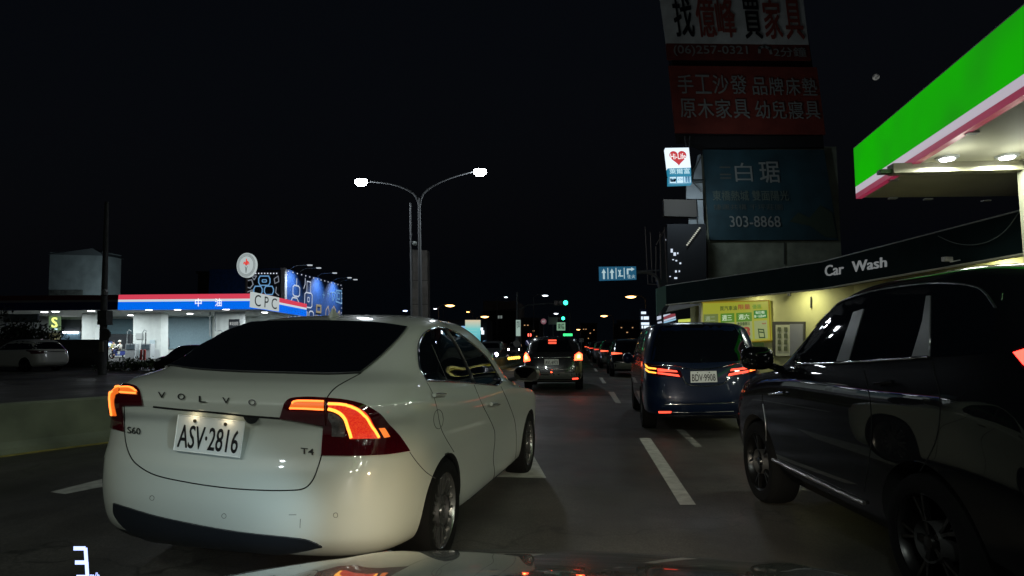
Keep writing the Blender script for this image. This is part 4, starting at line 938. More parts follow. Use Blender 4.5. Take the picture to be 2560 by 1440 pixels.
# ------------------------------------------------------------------ dark left edge: wall, hedge, utility pole
dw = empty('roadside_wall', AY(180, 930, 36), label='long dark roadside wall behind the parked white suv', cat='wall'); q = q4(-40, 852, 262, 930, 36); q[0].z = q[1].z = 0
MB().slab(q, Vector((0, .3, 0))).build('wall', mat('dark_wall', (.03, .03, .03), .8, noise=(2, .3)), dw)
q = [q[3]+Vector((0, -.04, 0)), q[2]+Vector((0, -.04, 0)), q[2]+Vector((0, -.04, .08)), q[3]+Vector((0, -.04, .08))]; MB().slab(q, Vector((0, .4, 0))).build('coping', mat('dark_trim'), dw)
def leafmass(name, c, rad, n, m, label, cat, group=None, size=.1, kind=None, trunk=True):
    r = empty(name, (c[0], c[1], 0), label=label, cat=cat, group=group); mb = MB()
    cl = [Vector((random.gauss(0, .5), random.gauss(0, .5), random.gauss(0, .5))) for _ in range(14)]
    for i in range(n):
        k = random.choice(cl); v = k*.8+Vector((random.gauss(0, .22), random.gauss(0, .22), random.gauss(0, .22)))
        p = Vector((c[0]+v.x*rad[0], c[1]+v.y*rad[1], max(.03, c[2]+v.z*rad[2])))
        a = Vector((random.gauss(0, 1), random.gauss(0, 1), random.gauss(0, 1))).normalized(); b = a.cross(Vector((random.random(), random.random(), 1))).normalized(); s = size*random.uniform(.5, 1.3)
        mb.add([p-a*s, p+b*s*.4, p+a*s, p-b*s*.4], [(0, 1, 2, 3)])
    mb.build('foliage', m, r)
    if trunk: MB().tube([(c[0], c[1], 0), (c[0]+.05, c[1], c[2]*.6), (c[0]-.05, c[1], c[2])], .09*max(rad)/2, 6, r2=.03).build('stem', mat('bark_dark', (.03, .022, .015), .9), r)
    return r
leaf = mat('leaf_dark', (.018, .028, .012), .7); leaf2 = mat('leaf_green', (.035, .055, .02), .6)
for i, (px, h) in enumerate(((-12, 2.6), (25, 2.75), (62, 2.85), (88, 2.55))):
    p = AY(px, 860, 38.5); leafmass('hedge_shrub', (p.x, 38.5, h*.55), (1.3, .8, h*.55), 1500, leaf, ('dark hedge shrub at the very left edge', 'second dark hedge shrub from the left edge', 'third dark hedge shrub, below the grey signboard', 'dark hedge shrub nearest the glowing S sign')[i], 'shrub', 'dark hedge behind the wall', .16)
sb = empty('signboard', AY(52, 800, 41), label='long dim grey signboard over the dark hedge', cat='sign'); q = q4(8, 785, 94, 806, 41)
MB().slab(q, Vector((0, .15, 0))).build('board', mat('signboard_grey', (.10, .13, .13), .6, noise=(3, .4)), sb)
for px in (15, 85): MB().tube([AY(px, 800, 41.2), Vector((AY(px, 800, 41.2).x, 41.2, 0))], .06, 6).build('post', pm, sb)
for i, (px, h) in enumerate(((272, .35), (296, .45), (322, .55), (350, .5), (385, .4), (412, .45))):
    p = AZ(px, 925); p = AY(px, 925, 31); leafmass('verge_plant', (p.x, 31+(i % 2)*.8, h*.6), (.75, .5, h*.8), 420, leaf2, ('low plant at the foot of the dark utility pole', 'second low verge plant right of the pole', 'third low verge plant, before the fuel pump', 'fourth low verge plant, before the red bollards', 'fifth low verge plant, beside the black hatchback', 'last low verge plant, under the black hatchback')[i], 'plant', 'verge plants before the gas station', .10, trunk=False)
up = empty('utility_pole', (AY(256, 910, 27).x, 27, 0), label='tall dark utility pole with a boxy cabinet, left of the gas station', cat='utility pole')
b0, b1 = Vector((AY(257, 910, 27).x, 27, 0)), AY(267, 505, 27); dkp = mat('pole_dark', (.030, .030, .030), .8, noise=(5, .3))
MB().tube([b0, b0.lerp(b1, .5), b1], .17, 14, r2=.09).build('pole', dkp, up, smooth=40)
MB().slab(q4(243, 776, 266, 812, 26.8), Vector((0, .4, 0))).build('cabinet', dkp, up); MB().slab(q4(247, 854, 256, 880, 26.6), Vector((0, .1, 0))).build('notice_plate', mat('notice_brown', (.09, .08, .06), .7), up)
MB().lathe([(0, -.2), (.12, -.15), (.14, 0), (.10, .12), (0, .14)], AY(262, 730, 26.7), 'Z', 12).build('insulator', mat('insulator_grey', (.10, .10, .10), .4), up)
MB().lathe([(0, -.06), (.24, -.05), (.27, 0), (0, .01)], AY(264, 836, 26.6), 'Y', 16).build('traffic_mirror', dkp, up)

# ------------------------------------------------------------------ street lamps
galv = mat('galvanised_steel', (.13, .135, .14), .6, .3)
dsl = empty('double_street_lamp', (AY(1050, 860, 32).x, 32, 0), label='tall double-armed street lamp with two glaring white heads over the sedan', cat='street lamp')
pb = Vector((AY(1053, 860, 32).x, 32, 0)); pt = AY(1048, 495, 32)
MB().tube([pb, pb.lerp(pt, .5), pt], .13, 12, r2=.07).build('post', galv, dsl, smooth=40)
for pts, hd in (([(1048, 520), (1040, 492), (1015, 473), (975, 460), (925, 454)], (903, 452)), ([(1048, 520), (1058, 486), (1085, 464), (1130, 444), (1180, 430)], (1200, 427))):
    P = cat_spline([tuple(AY(x, y, 32)) for x, y in pts], 6); MB().tube(P, .055, 8, r2=.04).build('arm', galv, dsl, smooth=40)
    h = AY(hd[0], hd[1], 32); s_ = 1 if hd[0] > 1048 else -1; t = Vector((s_, 0, .12*s_ if s_ > 0 else .02)).normalized()
    hb_ = MB(); hb_.lathe([(0, -.02), (.20, 0), (.22, .06), (.12, .13), (0, .15)], (0, 0, 0), 'Z', 20); hb_.v = [Vector((p.x*1.35, p.y*.8, p.z))+h+Vector((0, 0, .0)) for p in hb_.v]; hd_o = hb_.build('lamp_head', galv, dsl, smooth=40)
    gb = MB().lathe([(0, -.30), (.14, -.27), (.21, -.16), (.20, -.03), (0, -.03)], (0, 0, 0), 'Z', 24); gb.v = [Vector((p.x*1.6, p.y*1.1, p.z*1.2+.08))+h for p in gb.v]; gb.build('lamp_glass', em('lamp_white', (.88, .95, 1), 60), dsl, smooth=60)
    lamp('street_light', 'SPOT', h+Vector((0, -.2, -.5)), 480, (.84, .93, 1), target=h+Vector((0, -6, -12)), size=.25, spot=150, blend=.8, parent=dsl); lamp('street_light_spill', 'POINT', h+Vector((0, -.4, -1.6)), 170, (.84, .93, 1), size=.25, parent=dsl)
# unseen lamp added behind our car, to light the rear of the sedan
d2 = dsl.copy(); COL.objects.link(d2); d2.location = (-6.6, -8, 0); d2['label'] = 'unseen double-armed street lamp added behind our car to light the sedan'
for ch in list(dsl.children):
    c = ch.copy(); COL.objects.link(c); c.parent = d2
    if c.type == 'LIGHT': c.data = c.data.copy(); c.data.energy *= 1.5 if c.data.type == 'SPOT' else 1
    if c.type == 'LIGHT' and c.data.type == 'SPOT': c.data.color = (.90, 1, .86); c.rotation_euler = (R(35), 0, R(-15))
for o_ in (dsl, d2): o_['group'] = 'double street lamps on the median'
cp = empty('camera_pole', (AY(1031, 860, 34).x, 34, 0), label='thin straight pole with a small dome camera beside the double lamp', cat='pole'); a, b = Vector((AY(1031, 860, 34).x, 34, 0)), AY(1026, 507, 34)
MB().tube([a, b], .055, 8).build('post', galv, cp); d0 = AY(1037, 608, 33.9)
MB().lathe([(0, -.16), (.10, -.12), (.14, -.02), (.14, .05), (.06, .12), (0, .13)], d0, 'Z', 16).build('camera_dome', mat('camera_shell', (.25, .28, .26), .4), cp, smooth=50); MB().tube([d0+Vector((0, 0, .1)), AY(1029, 604, 34)], .03, 6).build('bracket', galv, cp)
cpil = empty('concrete_pillar', (AY(1051, 860, 44).x, 44, 0), label='plain rectangular concrete pillar standing behind the lamp post', cat='pillar'); q = [AY(1031, 870, 44), AY(1072, 870, 44), AY(1068, 626, 44), AY(1031, 624, 44)]; q[0].z = q[1].z = 0
MB().slab(q, Vector((0, .7, 0))).build('shaft', mat('pillar_concrete', (.24, .22, .20), .85, noise=(1.5, .3), bump=.3), cpil)
for yy in (700, 760): MB().slab(q4(1030.5, yy, 1070, yy+1.5, 43.99), Vector((0, .03, 0))).build('joint', mat('joint_dark', (.06, .055, .05), .9), cpil)
def far_lamp(px, py, Y, colr, s_, label, side=1, sz=.30):
    h = AY(px, py, Y); c = empty('street_lamp', (h.x+side*1.6, Y, 0), label=label, cat='street lamp', group='distant street lamps')
    MB().tube([(h.x+side*1.6, Y, 0), (h.x+side*1.6, Y, h.z-.2), (h.x+side*1.0, Y, h.z+.15), (h.x, Y, h.z+.12)], .07, 6).build('post', mat('pole_dim', (.06, .06, .06), .7), c)
    g = MB().lathe([(0, -.22), (.6, -.14), (1, 0), (.5, .10), (0, .10)], (0, 0, 0), 'Z', 16); g.v = [Vector((p.x*sz*1.7, p.y*sz, p.z*sz*2.2))+h for p in g.v]; g.build('lamp_head', em('far_lamp_'+colr[0], colr[1], s_), c)
OR, WH = ('orange', (1, .52, .16)), ('white', (.85, .92, 1))
far_lamp(1577, 742, 70, OR, 7, 'orange street lamp below the blue lane sign', 1, .36); far_lamp(1510, 790, 110, OR, 6, 'farther orange street lamp left of the blue lane sign', 1, .38)
far_lamp(1125, 764, 84, OR, 7, 'orange street lamp just right of the concrete pillar', -1, .40); far_lamp(1212, 792, 120, OR, 6, 'orange street lamp above the turquoise billboard', -1, .48)
far_lamp(1363, 739, 85, WH, 5, 'white street lamp left of the upper green signal', -1, .26); far_lamp(1390, 784, 130, WH, 5, 'white street lamp below and left of the green signals', -1, .30)
far_lamp(1265, 743, 110, WH, 3, 'tiny white lamp above the beige far building', -1, .20); far_lamp(1013, 777, 100, ('blue', (.5, .6, 1)), 6, 'blue white lamp left of the thin camera pole', 1, .26); far_lamp(1088, 772, 120, WH, 2, 'faint white lamp between pillar and orange lamp', 1, .22)

# ------------------------------------------------------------------ junction: signals, signs, far buildings
sp = empty('signal_mast', (AY(1293, 860, 62).x, 62, 0), label='grey traffic signal mast with long arm, right of the far building', cat='traffic signal'); mp = mat('mast_grey', (.13, .14, .14), .6, .4)
x = sp.location.x; top = AY(1291, 730, 62).z
MB().tube([(x, 62, 0), (x, 62, top)], .16, 10, r2=.10).build('post', mp, sp, smooth=40); MB().tube([AY(1296, 775, 62), AY(1320, 762, 62), AY(1366, 759, 62), AY(1400, 758, 62)], .07, 8).build('arm', mp, sp, smooth=40)
def signal_head(c, px, py, Y, s=1.0):
    o = AY(px, py, Y); MB().box(o+Vector((-.36*s, .15, 0)), (1.15*s, .22, .42*s)).build('signal_box', BLACKPL, c)
    for i, col in enumerate((em('signal_green', (.02, .85, .42), 9), mat('lens_amber_off', (.05, .03, .01), .3), mat('lens_red_off', (.05, .01, .01), .3))):
        MB().lathe([(0, -.03), (.165*s, -.02), (.165*s, .05), (0, .05)], o+Vector((-.37*s*i, 0, 0)), 'Y', 20).build('lens', col, c)
        v = MB().lathe([(.185*s, -.25), (.185*s, .05)], o+Vector((-.37*s*i, 0, 0)), 'Y', 20); v.build('visor', BLACKPL, c)
signal_head(sp, 1414, 757, 61.8, 1.25)
s2 = empty('traffic_signal', (AY(1425, 860, 86).x, 86, 0), label='second green traffic signal, lower and smaller, with a grey plate beside it', cat='traffic signal')
x = s2.location.x; MB().tube([(x, 86, 0), (x, 86, AY(0, 790, 86).z), AY(1400, 790, 86)], .09, 8).build('post', mp, s2); signal_head(s2, 1408, 796, 85.8, 1.25)
def sign(name, px0, py0, px1, py1, Y, m, label, txt=None, tm=None, post=True, cat='road sign', bold=.01, box=(.1, .12, .9, .88), d=.08, round_=False):
    q = q4(px0, py0, px1, py1, Y); c = empty(name, ((q[0].x+q[1].x)/2, Y, 0), label=label, cat=cat)
    if round_:
        ce = (q[0]+q[2])/2; r = (q[1].x-q[0].x)/2; MB().lathe([(0, 0), (r, 0), (r, .05), (0, .05)], ce, 'Y', 24).build('plate', m, c)
    else: MB().slab(q, Vector((0, d, 0))).build('plate', m, c)
    if txt: mb = MB(); text_on(mb, txt, q, .03, bold, box=box); mb.build('lettering', tm, c)
    if post:
        xx = (q[0].x+q[1].x)/2; MB().tube([(xx, Y+.1, 0), (xx, Y+.1, q[2].z)], .05, 6).build('post', mp, c)
    return c, q
DKT = mat('sign_text_dark', (.01, .03, .02), .6)
sign('white_sign', 1290, 800, 1301, 840, 58, em('sign_pale_green', (.35, .48, .42), .8), 'narrow upright pale sign on the signal mast', '機車', DKT, box=(.15, .5, .85, .95))
sign('road_sign', 1283, 847, 1300, 871, 50, mat('sign_back_grey', (.22, .21, .20), .6), 'blank grey back of a round road sign beside the barrier', round_=True)
sign('round_limit_sign', 1352, 797, 1366, 810, 70, em('limit_face', (.20, .08, .10), .8), 'small round speed limit sign with 60 left of the grey plate', '60', em('limit_text', (.4, .4, .4), .8), round_=True, box=(.25, .3, .75, .7))
sign('grey_plate', 1371, 793, 1394, 811, 75, mat('plate_grey', (.28, .32, .30), .6), 'blank grey plate beside the lower green signal')
sign('green_lit_sign', 1392, 806, 1413, 826, 74, em('sign_green_grey', (.22, .40, .26), .8), 'square pale green sign with dark characters under the lower signal', '東橋', DKT)
sign('led_sign', 1408, 834, 1431, 840, 52, em('led_green', (.05, .95, .25), 1.6), 'bright green light strip above the roof of the dark suv', cat='lit sign')
sign('red_led_sign', 1319, 833, 1329, 842, 72, mat('led_board', (.02, .01, .01), .6), 'small red lit pedestrian signal beside the dark suv', 'll', em('led_red', (1, .12, .08), 3), cat='lit sign', bold=.06)
kr, q = sign('keep_right_sign', 1313, 849, 1329, 865, 40, mat('sign_blue_round', (.03, .05, .20), .4), 'round blue sign with white slash on the barrier end', round_=True)
mb = MB(); stroke(mb, q, [(.25, .8), (.6, .3)], .05, .03); mb.build('arrow', em('sign_slash', (.5, .5, .65), .9), kr)
sign('small_square_sign', 1448, 846, 1459, 855, 62, mat('sign_white_small', (.5, .5, .5), .5), 'small white square sign right of the dark suv', '15', DKT)
r, q = block('far_building', 1208, 752, 1293, 862, 150, 20, mat('far_beige', (.15, .125, .10), .8, noise=(.2, .3)), 'beige flat-roofed building far beyond the junction')
MB().slab([q[3]+Vector((-.4, -.4, -3.0)), q[2]+Vector((.4, -.4, -2.2)), q[2]+Vector((.4, -.4, -1.8)), q[3]+Vector((-.4, -.4, -2.6))], Vector((0, 1, 0))).build('ledge', mat('dark_trim'), r)
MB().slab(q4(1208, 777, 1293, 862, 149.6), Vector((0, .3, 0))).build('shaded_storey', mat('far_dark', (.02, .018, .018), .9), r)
for x0 in (1245, 1249, 1253): MB().slab(q4(x0, 789, x0+2, 796, 149.4), Vector((0, .1, 0))).build('window', em('window_dim', (.25, .30, .28), .7), r)
tb = empty('turquoise_billboard', (AY(1181, 860, 90).x, 90, 0), label='tall lit billboard fading from pale orange to turquoise beyond the windscreen', cat='billboard')
q = q4(1163, 800, 1200, 860, 90); gm = em('billboard_fade', (.2, .6, .65), .9)
n = gm.node_tree; bb = n.nodes['Principled BSDF']; tc = n.nodes.new('ShaderNodeTexCoord'); sx = n.nodes.new('ShaderNodeSeparateXYZ'); cr = n.nodes.new('ShaderNodeValToRGB')
cr.color_ramp.elements[0].color = (.10, .42, .55, 1); cr.color_ramp.elements[1].color = (.75, .62, .42, 1); e = cr.color_ramp.elements.new(.62); e.color = (.18, .62, .62, 1)
n.links.new(tc.outputs['Generated'], sx.inputs[0]); n.links.new(sx.outputs[2], cr.inputs[0]); n.links.new(cr.outputs[0], bb.inputs['Emission Color'])
MB().slab(q, Vector((0, .5, 0))).build('panel', gm, tb)
mb = MB()
for v in (.2, .32, .42, .55): plate(mb, q, .2, v, .8, v+.02, .05)
mb.build('lettering', em('billboard_text', (.35, .7, .7), .8), tb); MB().tube([(tb.location.x, 90.3, 0), (tb.location.x, 90.3, q[0].z)], .2, 8).build('post', mp, tb)
sf = empty('lit_shopfronts', (AY(1140, 860, 95).x, 95, 0), label='row of white and blue lit shopfronts left of the turquoise billboard', cat='shop')
MB().slab(q4(1075, 800, 1218, 866, 96), Vector((0, 6, 0))).build('wall', mat('far_dark'), sf)
for x0, y0, x1, y1, m in ((1126, 814, 1143, 819, NW), (1136, 823, 1150, 831, em('shop_white', (.8, .9, 1), 1.4)), (1153, 815, 1163, 838, em('shop_blue', (.25, .5, .8), .9)), (1201, 819, 1207, 826, em('shop_white', (.8, .9, 1), 1.4)), (1203, 826, 1210, 836, em('shop_white', (1, 1, 1), 1)), (1208, 852, 1223, 857, NC), (1100, 803, 1110, 815, NW)):
    MB().slab(q4(x0, y0, x1, y1, 95.8), Vector((0, .1, 0))).build('lit_panel', m, sf)
ol = empty('far_wall', (AY(1245, 862, 130).x, 130, 0), label='dim pale wall strip beyond the oncoming cars', cat='wall'); MB().slab(q4(1205, 858, 1268, 870, 130), Vector((0, 1, 0))).build('wall', mat('far_wall_pale', (.20, .19, .17), .8), ol)

for nm, x0, y0, x1, y1, Y, lab, wins in (('far_building', 1304, 800, 1348, 862, 135, 'low dark far building with two dim windows, left of the dark suv roof', ((1310, 812, 3, 2), (1318, 812, 3, 2), (1332, 826, 4, 2), (1340, 840, 3, 2))),
                                   ('far_building', 1452, 812, 1492, 862, 170, 'dark far block with a few orange windows above the car queue', ((1458, 822, 2, 2), (1464, 822, 2, 2), (1474, 832, 3, 2), (1484, 824, 2, 2), (1470, 845, 2, 2))),
                                   ('far_building', 1545, 806, 1600, 862, 120, 'dark far block left of the white glowing characters sign', ((1552, 818, 3, 2), (1566, 830, 4, 2), (1580, 818, 3, 2)))):
    r, q = block(nm, x0, y0, x1, y1, Y, 15, mat('far_dark'), lab)
    MB().slab([q[3]+Vector((-.2, -.2, 0)), q[2]+Vector((.2, -.2, 0)), q[2]+Vector((.2, -.2, .5)), q[3]+Vector((-.2, -.2, .5))], Vector((0, 1, 0))).build('parapet', mat('dark_trim'), r)
    for x, y, a, b in wins: MB().slab(q4(x, y, x+a, y+b, Y-.1), Vector((0, .1, 0))).build('window', em('added_window_warm', (1, .55, .25), .7), r)  # lit windows of the added blocks, extra points of light for the skyline
for px, py, Y, c_, lab in ((1478, 836, 200, OR, 'tiny orange street lamp just above the far end of the queue'), (1446, 824, 180, OR, 'tiny orange street lamp above the right side of the dark suv'), (1335, 806, 160, WH, 'tiny white street lamp above the red pedestrian signal'), (1170, 780, 190, OR, 'tiny orange street lamp over the turquoise billboard, left of the bright one')):
    far_lamp(px, py, Y, c_, 4, lab, 1, .34)  # added lamps, giving the far centre more lights
# ------------------------------------------------------------------ green canopy, right
gc = empty('green_canopy', (7.5, 6, 0), label='big filling station canopy with lit green fascia, upper right corner', cat='canopy')
G0, G1 = AZ(2140, 497, 4.55), AZ(2560, 237, 4.55); G0.z = G1.z = 0; G2 = G1+(G1-G0)*3.4
ZT = AY(2125, 372, G0.y).z
GG, GW, GR = mat('fascia_green', (.01, .02, .005), .8, emit=(.010, .33, .002), es=.95, spec=.02), em('fascia_white', (.50, .46, .52), .85), em('fascia_red', (.26, .012, .05), .8)
n = GG.node_tree; bb = n.nodes['Principled BSDF']; tc = n.nodes.new('ShaderNodeTexCoord'); no = n.nodes.new('ShaderNodeTexNoise'); no.inputs['Scale'].default_value = .45; no.inputs['Detail'].default_value = 2
cr = n.nodes.new('ShaderNodeValToRGB'); cr.color_ramp.elements[0].color = (.010, .27, .006, 1); cr.color_ramp.elements[1].color = (.006, .42, .001, 1); cr.color_ramp.elements[0].position = .35; cr.color_ramp.elements[1].position = .65
n.links.new(tc.outputs['Object'], no.inputs['Vector']); n.links.new(no.outputs['Fac'], cr.inputs[0]); n.links.new(cr.outputs[0], bb.inputs['Emission Color'])
for (z0, z1_), m, nm in zip(((4.81, ZT), (4.66, 4.81), (4.55, 4.66)), (GG, GW, GR), ('green_band', 'white_band', 'red_band')):
    mb = MB()
    for a, b in ((G0, G1), (G1, G2)):
        mb.slab([a+Vector((0, 0, z0)), b+Vector((0, 0, z0)), b+Vector((0, 0, z1_)), a+Vector((0, 0, z1_))], Vector((.12, 0, 0)))
    mb.build(nm, m, gc)
mb = MB()
for a, b in ((G0, G1), (G1, G2)): mb.tube([a+Vector((.02, 0, ZT+.01)), b+Vector((.02, 0, ZT+.01))], .02, 6)
mb.build('fascia_edge', mat('edge_trim_pale', (.4, .42, .4), .5), gc)
sof = mat('soffit_beige', (.62, .60, .46), .6, noise=(1.2, .08))
pts = [G0+Vector((.12, 0, 0)), G1+Vector((.12, 0, 0)), G2+Vector((.12, 0, 0)), Vector((17, -14, 0)), Vector((17, 14.6, 0))]
vs = [p+Vector((0, 0, 4.57)) for p in pts]+[p+Vector((0, 0, 5.6)) for p in pts]
MB().add(vs, [(0, 1, 2, 3, 4), (9, 8, 7, 6, 5)]+[(i, (i+1) % 5, 5+(i+1) % 5, 5+i) for i in range(5)]).build('soffit', sof, gc)
YB = AZ(2400, 432, 4.40).y; XB = AY(2226, 425, YB).x
for y in (YB, 4.2, -3.0):
    x0 = XB if y == YB else 6.0
    MB().box(((x0+17)/2, y, 4.49), (17-x0, .22, .17)).build('cross_beam', mat('beam_cream', (.26, .25, .17), .6), gc)
MB().box((XB-.10, YB, 4.45), (.20, .14, .07)).build('beam_bracket', mat('bracket_dark_green', (.03, .10, .02), .5), gc)
GL = em('canopy_downlight', (.93, .97, 1), 28)
LP1, LP2 = AZ(2368, 399, 4.53), AZ(2518, 395, 4.53)
for x, y in ((LP1.x, LP1.y), (LP2.x, LP2.y), (LP2.x+2.4, LP2.y), (6.4, 6.2), (9.5, 6.2), (6.2, 1.0), (9.3, 1.0), (6.0, -4.5), (9.1, -4.5), (6.0, -10), (9.0, -10)):
    MB().lathe([(0, -.05), (.10, -.045), (.12, 0), (0, 0)], (x, y, 4.565), 'Z', 20).build('downlight', GL, gc)
    MB().lathe([(.12, -.03), (.17, -.02), (.18, .002), (.12, .002)], (x, y, 4.565), 'Z', 20).build('downlight_ring', mat('edge_trim_pale'), gc)
    lamp('canopy_light', 'AREA', (x, y, 4.48), (62 if y > 9 else 40 if y > 3 else 40 if y > 0 else 150 if y > -8 else 300), (.93, 1, .84), size=.5, parent=gc); lamp('canopy_spill', 'POINT', (x-.1, y-.5, 4.2), 8, (.95, 1, .85), size=.12, parent=gc)
for px, py in ((2430, 332), (2233, 450), (2232, 496), (2320, 498), (2465, 502)):
    p = AZ(px, py, 4.55); MB().box(p, (.16, .10, .03)).build('soffit_vent', mat('edge_trim_pale'), gc)
for i, (x, y) in enumerate(((AY(2555, 560, 10.9).x+.78, 11.2), (9.0, -3), (9.0, 4.6))):
    c = empty('canopy_post', (x, y, 0), label=('cream canopy column at the right edge behind the suv roof', 'cream canopy column out past the right edge', 'second cream canopy column past the right edge')[i], cat='column', group='columns of the green canopy')
    MB().box((x, y, 2.28), (.8, .6, 4.56)).build('shaft', mat('column_cream', (.22, .22, .16), .6), c)
    MB().box((x, y, .3), (.9, .7, .6)).build('base', mat('column_base_grey'), c)

# ------------------------------------------------------------------ car wash building
def wallpt(px, py, P, Q, off=0):
    t = Q-P; n = Vector((t.y, -t.x, 0)).normalized(); d = ray(px, py); P2 = P-n*off
    return CAMLOC+d*((P2-CAMLOC).dot(n)/d.dot(n))
A, B, C = AZ(2545, 530, 4.1), AZ(2055, 656, 4.1), AZ(1665, 715, 4.1)
for p in (A, B, C): p.z = 0
A = A+(A-B)*.35
cw = empty('car_wash', (8.5, 20, 0), label='car wash building with dark teal fascia and pale yellow wall', cat='building')
teal = mat('fascia_teal', (.006, .016, .017), .8, noise=(2, .15), spec=.05); zf0, zf1 = 3.24, 4.10
mb = MB()
for a, b in ((A, B), (B, C)):
    n = Vector((-(b-a).y, (b-a).x, 0)).normalized()
    mb.slab([a+Vector((0, 0, zf0)), b+Vector((0, 0, zf0)), b+Vector((0, 0, zf1)), a+Vector((0, 0, zf1))], -n*.35)
mb.build('fascia', teal, cw)
for z, m, w_ in ((zf1+.015, mat('edge_trim_pale'), .018), (zf0-.02, mat('trim_cream', (.5, .5, .38), .6), .03)):
    MB().tube([A+Vector((-.02, 0, z)), B+Vector((-.02, 0, z)), C+Vector((-.02, 0, z))], w_, 6).build('edge_trim', m, cw)
up_ = Vector((0, 0, 1))
def off(p, d, q=None): return p+d
nAB, nBC = Vector(((B-A).y, -(B-A).x, 0)).normalized(), Vector(((C-B).y, -(C-B).x, 0)).normalized()
yel = mat('wall_pale_yellow', (.46, .46, .22), .7, noise=(1.5, .1))
wA, wB, wC = A+nAB*1.3, B+nBC*1.35, C+nBC*1.3
mb = MB()
for a, b, n in ((wA, wB, nAB), (wB, wC, nBC)): mb.slab([a, b, b+up_*3.9, a+up_*3.9], n*.3)
mb.build('wall', yel, cw)
mb = MB()
for a, b, n in ((A, B, nAB), (B, C, nBC)):
    n2 = n*1.25; mb.slab([a+n*.36+up_*3.55, b+n*.36+up_*3.55, b+n2+up_*3.55, a+n2+up_*3.55], up_*.1)
mb.build('soffit', mat('soffit_pale', (.42, .42, .30), .7), cw)
mb = MB()
for a, b, n in ((A, B, nAB), (B, C, nBC)): mb.slab([a+n*.3+up_*4.0, b+n*.3+up_*4.0, b+n*9+up_*4.0, a+n*9+up_*4.0], up_*.06)
mb.build('roof', mat('roof_dark', (.03, .03, .03), .9), cw)
# end box of the fascia, greenish
mb = MB(); e = C+Vector((-.42, .2, 0))
mb.slab([e+up_*2.75, C+Vector((-.01, -.02, 0))+up_*3.25, C+Vector((-.01, -.02, 0))+up_*4.12, e+up_*4.0], Vector((.02, .4, 0))); mb.build('end_panel', mat('end_panel_green', (.08, .17, .14), .6), cw)
q = [wallpt(1664, 781, B, C), wallpt(1748, 763, B, C), wallpt(1752, 759, B, C), wallpt(1674, 762, B, C)]
MB().slab(q, nBC*.1).build('awning', mat('awning_white', (.35, .36, .36), .6), cw)
for px in (1747,): MB().slab([wallpt(px, 850, B, C), wallpt(px+5, 850, B, C), wallpt(px+5, 757, B, C), wallpt(px, 757, B, C)], nBC*.1).build('post', mat('trim_cream'), cw)
# lettering Car Wash
for wtxt, c4 in (('Car', ((2066, 691), (2112, 685), (2112, 658), (2066, 664))), ('Wash', ((2134, 681), (2220, 667), (2220, 642), (2134, 654)))):
    q = [wallpt(*p, A, B, .02) for p in c4]; mb = MB(); text_on(mb, wtxt, q, .03, .02); text_on(mb, wtxt, q, .05, .02)
    mb.build('lettering', em('letter_grey', (.15, .16, .16), .9), cw)
# poster
Pq = [wallpt(*p, wB, wC, .06) for p in ((1757, 862), (1928, 850), (1923, 751), (1756, 757))]
ps = empty('price_poster', Pq[0], label='large yellow green offer poster with a big red 8 on the car wash wall', cat='poster')
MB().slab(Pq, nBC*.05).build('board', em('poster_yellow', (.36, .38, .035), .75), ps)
def panel(u0, v0, u1, v1, m, nm='panel', o=.01): mb = MB(); plate(mb, Pq, u0, v0, u1, v1, o, .008); return mb.build(nm, m, ps)
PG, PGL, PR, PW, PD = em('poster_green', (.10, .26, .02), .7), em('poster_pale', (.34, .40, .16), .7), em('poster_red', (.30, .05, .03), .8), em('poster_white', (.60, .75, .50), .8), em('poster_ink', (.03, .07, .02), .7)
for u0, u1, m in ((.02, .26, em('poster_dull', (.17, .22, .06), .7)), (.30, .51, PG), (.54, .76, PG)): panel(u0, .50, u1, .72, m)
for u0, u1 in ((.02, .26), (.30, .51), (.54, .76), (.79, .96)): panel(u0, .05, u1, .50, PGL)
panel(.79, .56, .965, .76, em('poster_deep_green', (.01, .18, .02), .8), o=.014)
def ptxt(s_, box, m, b=.02, nm='lettering'): mb = MB(); text_on(mb, s_, Pq, .026, b, box=box); return mb.build(nm, m, ps)
ptxt('買汽車油', (.30, .79, .56, .90), PD); ptxt('限量', (.58, .80, .75, .92), PR, .03); ptxt('優惠', (.78, .80, .90, .91), PG)
ptxt('週二', (.06, .55, .22, .67), em('poster_faint', (.30, .36, .22), .8)); ptxt('週三', (.33, .54, .48, .68), PW); ptxt('週六', (.58, .55, .73, .68), PW)
ptxt('每日7點', (.82, .67, .94, .74), PW); ptxt('加一元送APP', (.80, .58, .955, .65), PW); ptxt('人工洗車', (.33, .40, .48, .48), PD, .03); ptxt('會員優惠日', (.56, .40, .73, .49), PD, .03)
ptxt('8', (.63, .12, .73, .36), PR, .07); ptxt('$', (.57, .20, .62, .32), PD, .04); ptxt('送好禮', (.90, .41, .95, .44), PR); ptxt('元起', (.64, .06, .70, .10), PD)
mb = MB(); stroke(mb, Pq, [(.855, .08), (.925, .07), (.915, .27), (.845, .29)], .05, .02, True); stroke(mb, Pq, [(.85, .22), (.915, .20)], .05, .02); mb.build('phone_drawing', PD, ps)
mb = MB()
for a, b in ((0, 1), (1, 2), (2, 3), (3, 0)): mb.tube([Pq[a]-nBC*.02, Pq[b]-nBC*.02], .03, 6)
mb.build('frame', em('poster_frame', (.36, .25, .02), .6), ps)
